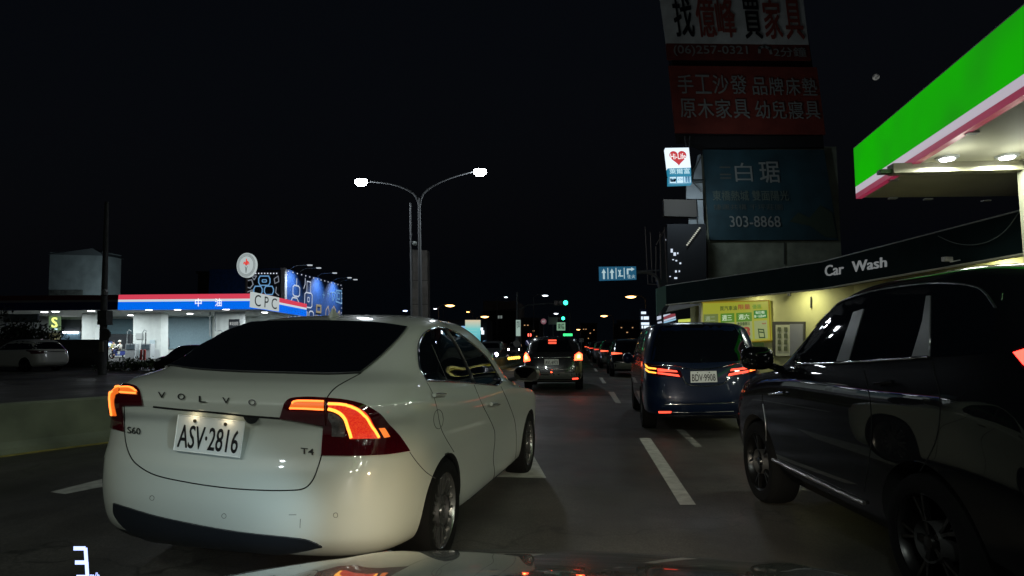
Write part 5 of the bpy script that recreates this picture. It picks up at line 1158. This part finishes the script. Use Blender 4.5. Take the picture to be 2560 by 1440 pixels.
# door with lattice leaf
def wq(x0, y0, x1, y1, o=.03): return [wallpt(*p, wB, wC, o) for p in ((x0, y1), (x1, y1), (x1, y0), (x0, y0))]
MB().slab(wq(1931, 804, 2012, 890, .05), nBC*.04).build('door_frame', mat('frame_dark', (.05, .05, .045), .6), cw)
MB().slab(wq(1974, 810, 2007, 890, .08), nBC*.04).build('door', mat('door_grey', (.20, .21, .24), .5), cw)
dl_ = MB().slab(wq(1939, 812, 1974, 890, .09), nBC*.04).build('lattice_leaf', mat('lattice_white', (.50, .52, .38), .5), cw)
for cx in (1944, 1960):
    for ry in (818, 834, 850, 866): MB().slab(wq(cx, ry, cx+8, ry+11, .12), nBC*.01).build('lattice_pane', mat('lattice_gap', (.10, .12, .06), .6), cw)
MB().slab(wq(2025, 742, 2028, 770, .06), nBC*.03).build('wall_bracket', mat('frame_dark'), cw)
p = wallpt(1972, 736, wB, wC, .3); MB().lathe([(0, -.08), (.07, -.05), (.07, .05), (0, .08)], p, 'Z', 10).build('wall_camera', BLACKPL, cw)
lf = empty('low_green_panel', wallpt(1880, 870, wB, wC, .5), label='dull green panel leaning under the yellow poster', cat='panel'); MB().slab(wq(1872, 856, 1908, 880, .35), nBC*.04).build('board', mat('panel_green', (.06, .12, .03), .7), lf)
for p_, e_ in ((wallpt(1990, 760, wB, wC, .75), 42), (wallpt(1860, 760, wB, wC, .75), 35), (A.lerp(B, .45)+nAB*.8+up_*3.4, 60)):
    pp = Vector((p_.x, p_.y, 3.45)); MB().lathe([(0, -.05), (.08, -.04), (.09, 0), (0, 0)], (pp.x, pp.y, 3.55), 'Z', 14).build('downlight', em('warm_downlight', (1, .95, .6), 5), cw); lamp('wall_light', 'AREA', pp, e_, (1, .97, .62), size=.25, parent=cw)
wr = empty('hanging_cable', wallpt(2345, 590, A, B, .05), label='thin slack cable hanging across the teal fascia', cat='cable')
MB().tube([tuple(wallpt(x, y, A, B, .08)) for x, y in cat_spline([(2345, 590), (2385, 607), (2430, 612), (2475, 602), (2515, 575), (2548, 530)], 5)], .010, 6).build('wire', mat('cable_grey', (.15, .18, .17), .6), wr)
fl = empty('flood_lamp', wallpt(2368, 650, A, B, .25), label='small unlit flood lamp below the teal fascia', cat='lamp'); MB().box(wallpt(2368, 648, A, B, .25), (.22, .10, .10), rz=.3).build('lamp_head', mat('gutter_grey'), fl); MB().tube([wallpt(2375, 655, A, B, .25), wallpt(2400, 650, A, B, .02)], .015, 6).build('bracket', mat('gutter_grey'), fl)

# ------------------------------------------------------------------ billboard tower
tw = empty('billboard_tower', (AY(1850, 860, 42).x, 42, 0), label='tall unlit building covered with stacked furniture billboards', cat='building')
q = [AY(1772, 600, 42), AY(2104, 600, 42), AY(2105, 600, 42), AY(1772, 598, 42)]
bx0, bx1 = AY(1770, 600, 42).x, AY(2105, 600, 42).x
MB().box(((bx0+bx1)/2, 44.7, 7.2), (bx1-bx0, 5, 14.4)).build('wall', mat('tower_concrete', (.22, .24, .18), .85, noise=(1.2, .3)), tw)
MB().slab([AY(1697, 345, 42.3), AY(2058, 345, 42.3), AY(2010, 18, 42.3), AY(1665, 0, 42.3)], Vector((0, 1.2, 0))).build('sign_frame', mat('frame_black', (.008, .008, .009), .8), tw)
MB().slab([AY(1772, 372, 42.2), AY(2060, 372, 42.2), AY(2058, 340, 42.2), AY(1700, 340, 42.2)], Vector((0, 1, 0))).build('gap_panel', mat('frame_black'), tw)
for x0 in (1960,): MB().slab([AY(x0, 660, 42.1), AY(x0+3, 660, 42.1), AY(x0+3, 605, 42.1), AY(x0, 605, 42.1)], Vector((0, .05, 0))).build('pilaster', mat('tower_joint', (.05, .055, .045), .8), tw)
def bill(qpx, m, name='sign_board', Y=41.9):
    q = [AY(x, y, Y) for x, y in qpx]; return q, MB().slab(q, Vector((0, .15, 0))).build(name, m, tw)
def ttxt(par, s_, q, box, m, b=.02): mb = MB(); text_on(mb, s_, q, .06, b, box=box); return mb.build('lettering', m, par)
mw, mr, mdr, mt = mat('board_white', (.62, .64, .60), .6, noise=(1, .2)), mat('board_red', (.20, .034, .022), .6, noise=(1, .2)), mat('board_dark_red', (.15, .026, .018), .6, noise=(1, .2)), mat('board_teal', (.018, .055, .070), .6, noise=(.7, .3))
tb_, tr_, tg_ = mat('ink_black', (.006, .006, .007), .6), mat('ink_red', (.30, .06, .04), .6), mat('ink_pale', (.26, .27, .25), .6)
q, o = bill([(1665, 108), (2022, 112), (2006, -18), (1646, -30)], mw)
ttxt(o, '找', q, (.08, .12, .215, .86), tb_, .03)
for s_, u in (('億', .24), ('峰', .38)): ttxt(o, s_, q, (u, .12, u+.13, .86), tr_, .03)
ttxt(o, '買', q, (.57, .10, .69, .84), tb_, .03)
for s_, u in (('家', .71), ('具', .855)): ttxt(o, s_, q, (u, .10, u+.12, .84), tr_, .03)
q, o = bill([(1668, 148), (2028, 150), (2022, 112.5), (1665, 108.5)], mdr); ttxt(o, '(06)257-0321', q, (.05, .18, .57, .86), tg_); ttxt(o, '2分鐘', q, (.75, .18, .97, .80), tg_)
mb = MB(); stroke(mb, q, [(.65, .45), (.655, .75), (.69, .85), (.725, .7), (.73, .4)], .18, .06); mb.build('phone_symbol', tg_, o)
q, o = bill([(1688, 332), (2064, 336), (2042, 168), (1671, 164)], mr)
for i, s_ in enumerate('手工沙發'): ttxt(o, s_, q, (.05+i*.12, .58, .155+i*.12, .86), tg_, .015)
for i, s_ in enumerate('品牌床墊'): ttxt(o, s_, q, (.555+i*.11, .57, .65+i*.11, .83), tg_, .015)
for i, s_ in enumerate('原木家具'): ttxt(o, s_, q, (.05+i*.12, .22, .155+i*.12, .50), tg_, .015)
for i, s_ in enumerate('幼兒寢具'): ttxt(o, s_, q, (.555+i*.11, .22, .65+i*.11, .48), tg_, .015)
q, o = bill([(1774, 600), (2096, 600), (2060, 374), (1757, 374)], mt)
ttxt(o, '白', q, (.25, .64, .39, .85), tg_, -.0); ttxt(o, '琚', q, (.45, .63, .61, .86), tg_); ttxt(o, '三京', q, (.13, .66, .21, .80), mat('ink_dim', (.08, .09, .08), .6)) if False else None
mb = MB()
for v in (.80, .72, .68): stroke(mb, q, [(.13, v), (.21, v)], .10, .06)
mb.build('lettering', mat('ink_dim', (.08, .09, .08), .6), o)
ttxt(o, '東橋熱城 雙面陽光', q, (.05, .43, .66, .54), mat('ink_teal_pale', (.10, .13, .11), .6)); ttxt(o, '捷運共構 千坪莊園', q, (.05, .33, .60, .39), mat('ink_dim', (.08, .09, .08), .6), 0); ttxt(o, '303-8868', q, (.17, .14, .57, .26), tg_, .015)
hp = mat('hill_drawing', (.04, .06, .04), .7)
mb = MB().add([lerpq(q, u, v)+Vector((0, -.06, 0)) for u, v in ((.64, .20), (.72, .30), (.80, .24), (.90, .38), (.98, .30), (.99, .02), (.90, .03), (.80, .15))], [range(8)]); mb.build('hill_drawing', hp, o)
# side of the tower: pale lit panels and small steel frames next to the sign
for q4_, nm in ((((1732, 455), (1756, 455), (1752, 385), (1745, 388)), 'side_panel'), (((1716, 497), (1757, 497), (1756, 458), (1716, 458)), 'side_panel'), (((1743, 560), (1760, 560), (1757, 500), (1743, 500)), 'side_panel'), (((1722, 586), (1750, 586), (1744, 545), (1722, 545)), 'side_panel'), (((1727, 660), (1752, 660), (1752, 600), (1727, 640)), 'side_panel')):
    MB().slab([AY(x, y, 41.5) for x, y in q4_], Vector((0, .2, 0))).build(nm, mat('side_panel_grey', (.38, .42, .44), .6, noise=(1, .2)), tw)
lamp('sign_spill', 'AREA', AY(1712, 470, 37), 90, (.75, .9, 1), target=AY(1740, 500, 41.5), size=1.0, parent=tw)
MB().slab([AY(x, y, 41) for x, y in ((1661, 540), (1743, 542), (1740, 500), (1659, 498))], Vector((0, .6, 0))).build('blank_box', mat('blank_box_brown', (.10, .09, .08), .8), tw)
mb = MB()
for a, b in (((1752, 392), (1728, 445)), ((1728, 452), (1754, 480)), ((1728, 455), (1756, 455)), ((1712, 340), (1716, 372)), ((1725, 340), (1722, 372)), ((1743, 545), (1746, 600)), ((1722, 565), (1748, 563)), ((1720, 590), (1752, 568))):
    mb.tube([AY(*a, 40.8), AY(*b, 40.8)], .045, 6)
mb.build('bracket_frame', mat('bracket_steel', (.12, .13, .13), .5, .6), tw)
# shop block left of the tower with a few lit panes
lb = empty('shop_block', (AY(1700, 860, 40).x, 40, 0), label='narrow dark block with scattered lit panes left of the billboards', cat='building')
q = q4(1668, 560, 1765, 800, 40); q[0].z = q[1].z = 0; MB().slab(q, Vector((0, 4, 0))).build('wall', mat('block_dark', (.010, .012, .016), .7), lb)
for x, y, a, b in ((1677, 622, 5, 9), (1684, 631, 6, 8), (1693, 631, 3, 4), (1681, 648, 4, 2), (1689, 650, 4, 3), (1699, 656, 4, 4), (1688, 676, 4, 5), (1697, 676, 3, 4), (1686, 693, 7, 4), (1674, 690, 3, 2), (1662, 598, 3, 3)):
    MB().slab(q4(x, y, x+a, y+b, 39.9), Vector((0, .05, 0))).build('lit_pane', em('pane_white', (.75, .85, 1), .9), lb)
mb = MB()
for i in range(11): p = AY(1718+i*3.1, 612-i*4.2, 39.8); mb.box(p, (.10, .05, .07))
for i in range(11): p = AY(1718+i*3.1, 612-i*4.2, 39.8); MB().box(p, (.10, .05, .07)).build('string_light', em('pane_warm', (.7, .72, .6), .7), lb)
# steel mast frames in front
sm_ = empty('sign_scaffold', (AY(1640, 860, 36).x, 36, 0), label='thin upright steel poles of an empty sign frame beside the lane sign', cat='scaffold')
for x0, y0, x1, y1 in ((1613, 567, 1620, 710), (1626, 580, 1631, 706), (1640, 616, 1640, 705), (1650, 580, 1653, 700), (1661, 568, 1668, 706), (1641, 612, 1660, 577), (1619, 710, 1650, 712)):
    MB().tube([AY(x0, y0, 36), AY(x1, y1, 36)], .035, 6).build('pole', mat('scaffold_steel', (.13, .11, .10), .6, .4), sm_)
MB().tube([AY(1650, 712, 36), Vector((AY(1650, 712, 36).x, 36, 0))], .08, 8).build('pole', mat('scaffold_steel'), sm_)

# convenience store light box
hl = empty('store_light_box', AY(1695, 460, 38), label='bright white box sign with a red heart above blue panels', cat='sign')
q = [AY(x, y, 38) for x, y in ((1669, 420), (1727, 418), (1722, 369), (1663, 370))]
MB().slab(q, Vector((0, .5, 0))).build('light_box', em('box_white', (.78, .90, 1), 1.15), hl)
mb = MB(); hpts = []
for k in range(40):
    t = 2*math.pi*k/40; hx = 16*math.sin(t)**3; hy = 13*math.cos(t)-5*math.cos(2*t)-2*math.cos(3*t)-math.cos(4*t); hpts.append((.5+hx/44, .52+hy/38))
mb.add([lerpq(q, *p)+nrm(q)*.02 for p in hpts], [range(40)]).build('heart', em('heart_red', (.62, .05, .06), .9), hl)
mb = MB(); text_on(mb, 'Hi-Life', q, .04, .03, box=(.18, .42, .82, .70)); mb.build('lettering', em('box_lettering', (1, 1, 1), 1), hl)
q = [AY(x, y, 38) for x, y in ((1671, 437), (1728, 436), (1727, 419), (1669, 421))]
MB().slab(q, Vector((0, .5, 0))).build('blue_panel', em('box_teal', (.02, .22, .36), .9), hl); mb = MB(); text_on(mb, '萊爾富', q, .04, .02, box=(.06, .1, .94, .92)); mb.build('lettering', em('box_lettering_blue', (.6, .9, 1), .9), hl)
q = [AY(x, y, 38) for x, y in ((1671, 461), (1729, 459), (1728, 438.5), (1671, 440))]
MB().slab(q, Vector((0, .5, 0))).build('blue_panel', em('box_teal', (.02, .22, .36), .9), hl)
for i, s_ in enumerate(('▃', 'ATM', 'll')):
    pq_ = sub(q, .06+i*.315, .14, .33+i*.315, .86, .02); MB().slab(pq_, Vector((0, .01, 0))).build('icon_panel', em('icon_white', (.6, .85, 1), .95), hl)
    mb = MB()
    if i == 0: stroke(mb, pq_, [(.15, .65), (.3, .3), (.75, .3), (.85, .6)], .10, .03); stroke(mb, pq_, [(.25, .45), (.8, .45)], .18, .03)
    elif i == 1: text_on(mb, 'ATM', pq_, .03, 0, box=(.1, .3, .9, .7))
    else: stroke(mb, pq_, [(.3, .15), (.3, .85)], .12, .03); stroke(mb, pq_, [(.7, .15), (.7, .85)], .14, .03)
    mb.build('icon', mat('icon_ink', (.03, .08, .12), .5), hl)
lamp('box_sign_glow', 'AREA', AY(1697, 400, 37.6), 60, (.75, .9, 1), target=AY(1697, 400, 30), size=1.2, parent=hl)
MB().tube([AY(1727, 450, 38.3), AY(1757, 450, 41)], .06, 6).build('bracket', mat('bracket_steel'), hl)

# blue lane sign on its curved arm
ls = empty('lane_sign', (AY(1655, 860, 34).x, 34, 0), label='blue overhead lane sign with white arrows on a curved arm', cat='road sign')
q = [AY(x, y, 34) for x, y in ((1498, 702), (1591, 699), (1590, 666), (1497, 667))]; MB().slab(q, Vector((0, .06, 0))).build('plate', em('lane_sign_blue', (.012, .10, .19), .8), ls)
SW = em('lane_sign_white', (.45, .62, .66), .85); mb = MB()
for u in (.13, .35): stroke(mb, q, [(u, .16), (u, .62)], .10, .02); mb.add([lerpq(q, u+a, v)+nrm(q)*.02 for a, v in ((-.06, .55), (.06, .55), (0, .86))], [(0, 1, 2)])
for u in (.24, .46, .68): stroke(mb, q, [(u, .12), (u, .88)], .045, .02)
stroke(mb, q, [(.77, .45), (.77, .78), (.88, .78)], .09, .02); mb.add([lerpq(q, u, v)+nrm(q)*.02 for u, v in ((.87, .64), (.96, .79), (.87, .94))], [(0, 1, 2)])
stroke(mb, q, [(.53, .28), (.57, .5), (.53, .72)], .06, .02); stroke(mb, q, [(.58, .28), (.55, .5), (.58, .72)], .06, .02); stroke(mb, q, [(.60, .3), (.64, .3)], .06, .02)
mb.build('arrows', SW, ls); mb = MB(); text_on(mb, '往', q, .02, .01, box=(.76, .10, .85, .38)); text_on(mb, '火', q, .02, .01, box=(.87, .10, .97, .38)); mb.build('lettering', SW, ls)
MB().tube([tuple(AY(x, y, 34.1)) for x, y in cat_spline([(1590, 683), (1612, 681), (1632, 686), (1644, 698), (1649, 720)], 5)]+[Vector((AY(1649, 720, 34.1).x, 34.1, 0))], .09, 8).build('pole', galv, ls, smooth=40)
MB().tube([AY(1590, 678, 34.1), AY(1648, 676, 34.1)], .04, 6).build('brace', galv, ls)

# small lit signs under the car wash end
c, q = sign('white_led_sign', 1600, 772, 1625, 824, 48, mat('led_board_dark', (.004, .006, .03), .4), 'stack of white glowing characters on a dark board left of the people carrier', cat='lit sign', d=.15)
for y0, y1, xs in ((779, 785, (1603, 1615)), (791, 799, (1603, 1607)), (791, 799, (1609, 1622)), (806, 812, (1603, 1623)), (814, 821, (1604, 1608)), (814, 821, (1610, 1623))):
    MB().slab(q4(xs[0], y0, xs[1], y1, 47.9), Vector((0, .02, 0))).build('lit_character', em('led_white', (.75, .88, 1), 1.2), c)
c = empty('striped_sign', AY(1667, 797, 33.5), label='small striped white, red and blue lit sign above the people carrier roof', cat='lit sign')
for pts, m in ((((1643, 800), (1653, 797), (1653, 789), (1643, 791)), NW), (((1645, 809), (1655, 807), (1654, 803), (1644, 805)), NW), (((1659, 792), (1676, 786), (1676, 784), (1659, 787)), NW), (((1660, 799), (1689, 790), (1688, 784), (1676, 785), (1660, 792)), em('stripe_red', (.30, .06, .08), .8)), (((1660, 804), (1689, 795), (1689, 790.5), (1660, 799.5)), NW), (((1660, 808.5), (1690, 800), (1690, 796), (1660, 804.5)), em('stripe_blue', (.30, .55, .75), .9))):
    P = [AY(x, y, 33.5) for x, y in pts]; k = len(P); MB().add(P+[p+Vector((0, .1, 0)) for p in P], [list(range(k)), list(range(k, 2*k))[::-1]]+[(i, (i+1) % k, k+(i+1) % k, k+i) for i in range(k)]).build('stripe', m, c)
c = empty('yellow_light_box', AY(1724, 800, 31), label='long slim yellow light box just above the people carrier roof', cat='lit sign')
MB().slab([AY(x, y, 31) for x, y in ((1698, 806), (1752, 803), (1751, 794), (1698, 799))], Vector((0, .3, 0))).build('light_box', em('box_yellow', (.55, .62, .10), .95), c)
for px in (1705, 1745): MB().tube([AY(px, 804, 31.1), Vector((AY(px, 804, 31.1).x, 31.1, 0))], .05, 6).build('post', mp, c)

# ------------------------------------------------------------------ moon
md = ray(2190, 193)*2200; mm = mat('moon_surface', (.1, .1, .1), .9, emit=(.22, .22, .20), es=.28)
n = mm.node_tree; bb = n.nodes['Principled BSDF']; tc = n.nodes.new('ShaderNodeTexCoord'); no = n.nodes.new('ShaderNodeTexNoise'); no.inputs['Scale'].default_value = 2.2; no.inputs['Detail'].default_value = 3
cr = n.nodes.new('ShaderNodeValToRGB'); cr.color_ramp.elements[0].color = (.05, .05, .055, 1); cr.color_ramp.elements[1].color = (.40, .41, .38, 1); cr.color_ramp.elements[0].position = .38; cr.color_ramp.elements[1].position = .6
n.links.new(tc.outputs['Generated'], no.inputs['Vector']); n.links.new(no.outputs['Fac'], cr.inputs[0]); n.links.new(cr.outputs[0], bb.inputs['Emission Color'])
MB().lathe([(9*math.cos(a), 9*math.sin(a)) for a in [math.pi*k/12-math.pi/2 for k in range(13)]], CAMLOC+md, 'Z', 24).build('moon', mm, None, smooth=60, kind='structure')

# ------------------------------------------------------------------ people and scooter at the station
def skin_body(name, joints, edges, m, parent, sub=1):
    me = bpy.data.meshes.new(name); me.from_pydata([j[0] for j in joints], edges, []); o = bpy.data.objects.new(name, me); COL.objects.link(o)
    sk = o.modifiers.new('s', 'SKIN'); lay = me.skin_vertices[0].data if me.skin_vertices else None
    if lay is None:
        bm = bmesh.new(); bm.from_mesh(me); bm.verts.layers.skin.verify(); bm.to_mesh(me); bm.free(); lay = me.skin_vertices[0].data
    for i, j in enumerate(joints): lay[i].radius = (j[1], j[1]*.9); lay[i].use_root = (i == 0)
    ss_ = o.modifiers.new('u', 'SUBSURF'); ss_.levels = sub; ss_.render_levels = sub
    bpy.context.view_layer.update(); nm = bpy.data.meshes.new_from_object(o.evaluated_get(bpy.context.evaluated_depsgraph_get()))
    bpy.data.objects.remove(o); nm.materials.clear(); nm.materials.append(m); nm.polygons.foreach_set('use_smooth', [True]*len(nm.polygons))
    b = bpy.data.objects.new(name, nm); COL.objects.link(b); b.parent = parent; return b
def person(loc, rz, label, pose, top, legs, helmet=None, vest=None):
    r = empty('person', loc, (0, 0, rz), label=label, cat='person')
    skn = mat('skin', (.42, .26, .18), .6)
    if pose == 'sit':
        hip, kneeL, kneeR, ftL, ftR = (0, 0, .86), (-.16, .42, .84), (.16, .42, .84), (-.17, .42, .38), (.17, .42, .38)
        chest, neck, hd = (0, .08, 1.28), (0, .10, 1.46), (0, .13, 1.64); eL, eR, hL, hR = (-.28, .22, 1.12), (.28, .22, 1.12), (-.26, .52, 1.10), (.26, .52, 1.10)
    else:
        hip, kneeL, kneeR, ftL, ftR = (0, 0, .90), (-.11, .03, .48), (.11, .0, .48), (-.12, 0, .06), (.12, -.02, .06)
        chest, neck, hd = (0, .0, 1.30), (0, .02, 1.48), (0, .04, 1.64); eL, eR, hL, hR = (-.30, .03, 1.10), (.30, .06, 1.12), (-.26, .24, .98), (.22, .30, 1.02)
    s_ = Vector(chest)+Vector((0, 0, .08))
    sL, sR = s_+Vector((-.19, 0, 0)), s_+Vector((.19, 0, 0)); toe = Vector((0, .17, -.03))
    hands = []
    for h_, e_ in ((hL, eL), (hR, eR)): hands.append(Vector(h_)+(Vector(h_)-Vector(e_)).normalized()*.12)
    J = [(hip, .14), (chest, .155), (neck, .06), (hd, .085), (sL, .075), (eL, .048), (hL, .034), (hands[0], .03), (sR, .075), (eR, .048), (hR, .034), (hands[1], .03),
         (kneeL, .075), (ftL, .05), (Vector(ftL)+toe, .04), (kneeR, .075), (ftR, .05), (Vector(ftR)+toe, .04)]
    b = skin_body('body', [(tuple(p), q_) for p, q_ in J], [(0, 1), (1, 2), (2, 3), (1, 4), (4, 5), (5, 6), (6, 7), (1, 8), (8, 9), (9, 10), (10, 11), (0, 12), (12, 13), (13, 14), (0, 15), (15, 16), (16, 17)], skn, r)
    tj = [(Vector(hip)+Vector((0, 0, .02)), .165), (chest, .18), (sL, .09), (eL, .065), (hL, .050), (sR, .09), (eR, .065), (hR, .050)]
    skin_body('jacket', [(tuple(p), q_) for p, q_ in tj], [(0, 1), (1, 2), (2, 3), (3, 4), (1, 5), (5, 6), (6, 7)], top, r)
    lj = [(hip, .160), (kneeL, .09), (Vector(ftL)+Vector((0, 0, .05)), .065), (kneeR, .09), (Vector(ftR)+Vector((0, 0, .05)), .065)]
    skin_body('trousers', [(tuple(p), q_) for p, q_ in lj], [(0, 1), (1, 2), (0, 3), (3, 4)], legs, r)
    hc = Vector(hd)+Vector((0, -.005, .03))
    if helmet:
        hb_ = MB().lathe([(.125, -.06), (.14, 0), (.125, .07), (.08, .125), (0, .145)], hc, 'Z', 20); hb_.build('helmet', helmet, r, world=False, smooth=60)
    else: MB().lathe([(.10, -.02), (.105, .03), (.08, .09), (0, .115)], hc+Vector((0, -.02, 0)), 'Z', 18).build('hair', mat('hair_black', (.01, .009, .008), .7), r, world=False, smooth=60)
    MB().add([(-.02, hd[1]+.085, hd[2]-.01), (.02, hd[1]+.085, hd[2]-.01), (0, hd[1]+.115, hd[2]-.015), (0, hd[1]+.085, hd[2]+.04)], [(0, 1, 2), (1, 3, 2), (3, 0, 2)]).build('nose', skn, r, world=False)
    if vest:
        v = MB()
        for sg in (-1, 1): v.box((sg*.09, chest[1]+.165, 1.22), (.05, .02, .42))
        v.box((0, chest[1]+.17, 1.08), (.30, .02, .05)); v.build('vest_stripes', vest, r, world=False)
    return r
YS = 57.0
person(AZ(283, 897)*0+Vector((AY(282, 897, YS).x, YS, 0)), R(170), 'attendant standing in a pale shirt with yellow vest stripes beside the scooter', 'stand', mat('shirt_pale', (.42, .42, .36), .8), mat('trousers_navy', (.02, .03, .08), .8), helmet=None, vest=mat('vest_yellow', (.6, .55, .08), .6))
px_ = Vector((AY(300, 897, YS-.8).x, YS-.8, 0))
person(px_, R(100), 'rider in a white jacket and helmet seated on the scooter', 'sit', mat('jacket_white', (.65, .65, .58), .8), mat('trousers_navy'), helmet=mat('helmet_white', (.7, .68, .6), .4))
sc = empty('scooter', px_, (0, 0, R(100)), label='blue and grey scooter carrying the rider in white', cat='scooter')
bl = mat('scooter_blue', (.05, .07, .25), .3, coat=1)
MB().lathe([(.17, -.05), (.25, -.05), (.27, 0), (.25, .05), (.17, .05), (.17, -.05)], (0, .78, .27), 'X', 24).build('wheel', mat('tyre_rubber'), sc, world=False, smooth=40)
MB().lathe([(.17, -.05), (.25, -.05), (.27, 0), (.25, .05), (.17, .05), (.17, -.05)], (0, -.45, .27), 'X', 24).build('wheel', mat('tyre_rubber'), sc, world=False, smooth=40)
b = MB(); b.add([(s*w_, y, z) for s in (-1, 1) for y, z, w_ in ((-.75, .72, .10), (-.70, .45, .12), (-.1, .30, .14), (.40, .30, .14), (.62, .85, .10), (.55, .90, .10), (.32, .42, .14), (.0, .42, .14), (-.05, .72, .13))],
      [list(range(9)), list(range(9, 18))[::-1]]+[(i, (i+1) % 9, 9+(i+1) % 9, 9+i) for i in range(9)]); b.build('fairing', bl, sc, world=False)
MB().box((0, -.32, .77), (.24, .80, .10)).build('seat', BLACKPL, sc, world=False)
MB().tube([(-.30, .48, 1.10), (0, .55, 1.06), (.30, .48, 1.10)], .02, 8).build('handlebar', mat('dull_chrome'), sc, world=False)
MB().tube([(0, .55, 1.04), (0, .78, .30)], .04, 8).build('fork', mat('dull_chrome'), sc, world=False)
MB().lathe([(0, .05), (.07, .04), (.08, 0), (0, -.02)], (0, .66, .93), 'Y', 14).build('headlamp', mat('headlamp_glass'), sc, world=False)
cb = empty('pump_sign', AY(274, 860, 58), label='small round blue sign with white mark behind the attendant', cat='sign')
p = AY(274, 861, 58); MB().lathe([(0, 0), (.32, 0), (.32, .1), (0, .1)], p, 'Y', 20).build('plate', mat('sign_blue_round'), cb); MB().slab(q4(270, 857, 278, 865, 57.9), Vector((0, .02, 0))).build('mark', em('neon_white', (.6, .85, 1), 1.5), cb); MB().tube([p+Vector((0, .1, 0)), Vector((p.x, p.y+.1, 0))], .05, 6).build('post', pm, cb)

# ------------------------------------------------------------------ windscreen reflection of our car's readout, built as floating glowing digits
hd = empty('readout_reflection', AY(215, 1410, .52), label='small dashboard readout with glowing blue white digits, bottom left corner', cat='display')
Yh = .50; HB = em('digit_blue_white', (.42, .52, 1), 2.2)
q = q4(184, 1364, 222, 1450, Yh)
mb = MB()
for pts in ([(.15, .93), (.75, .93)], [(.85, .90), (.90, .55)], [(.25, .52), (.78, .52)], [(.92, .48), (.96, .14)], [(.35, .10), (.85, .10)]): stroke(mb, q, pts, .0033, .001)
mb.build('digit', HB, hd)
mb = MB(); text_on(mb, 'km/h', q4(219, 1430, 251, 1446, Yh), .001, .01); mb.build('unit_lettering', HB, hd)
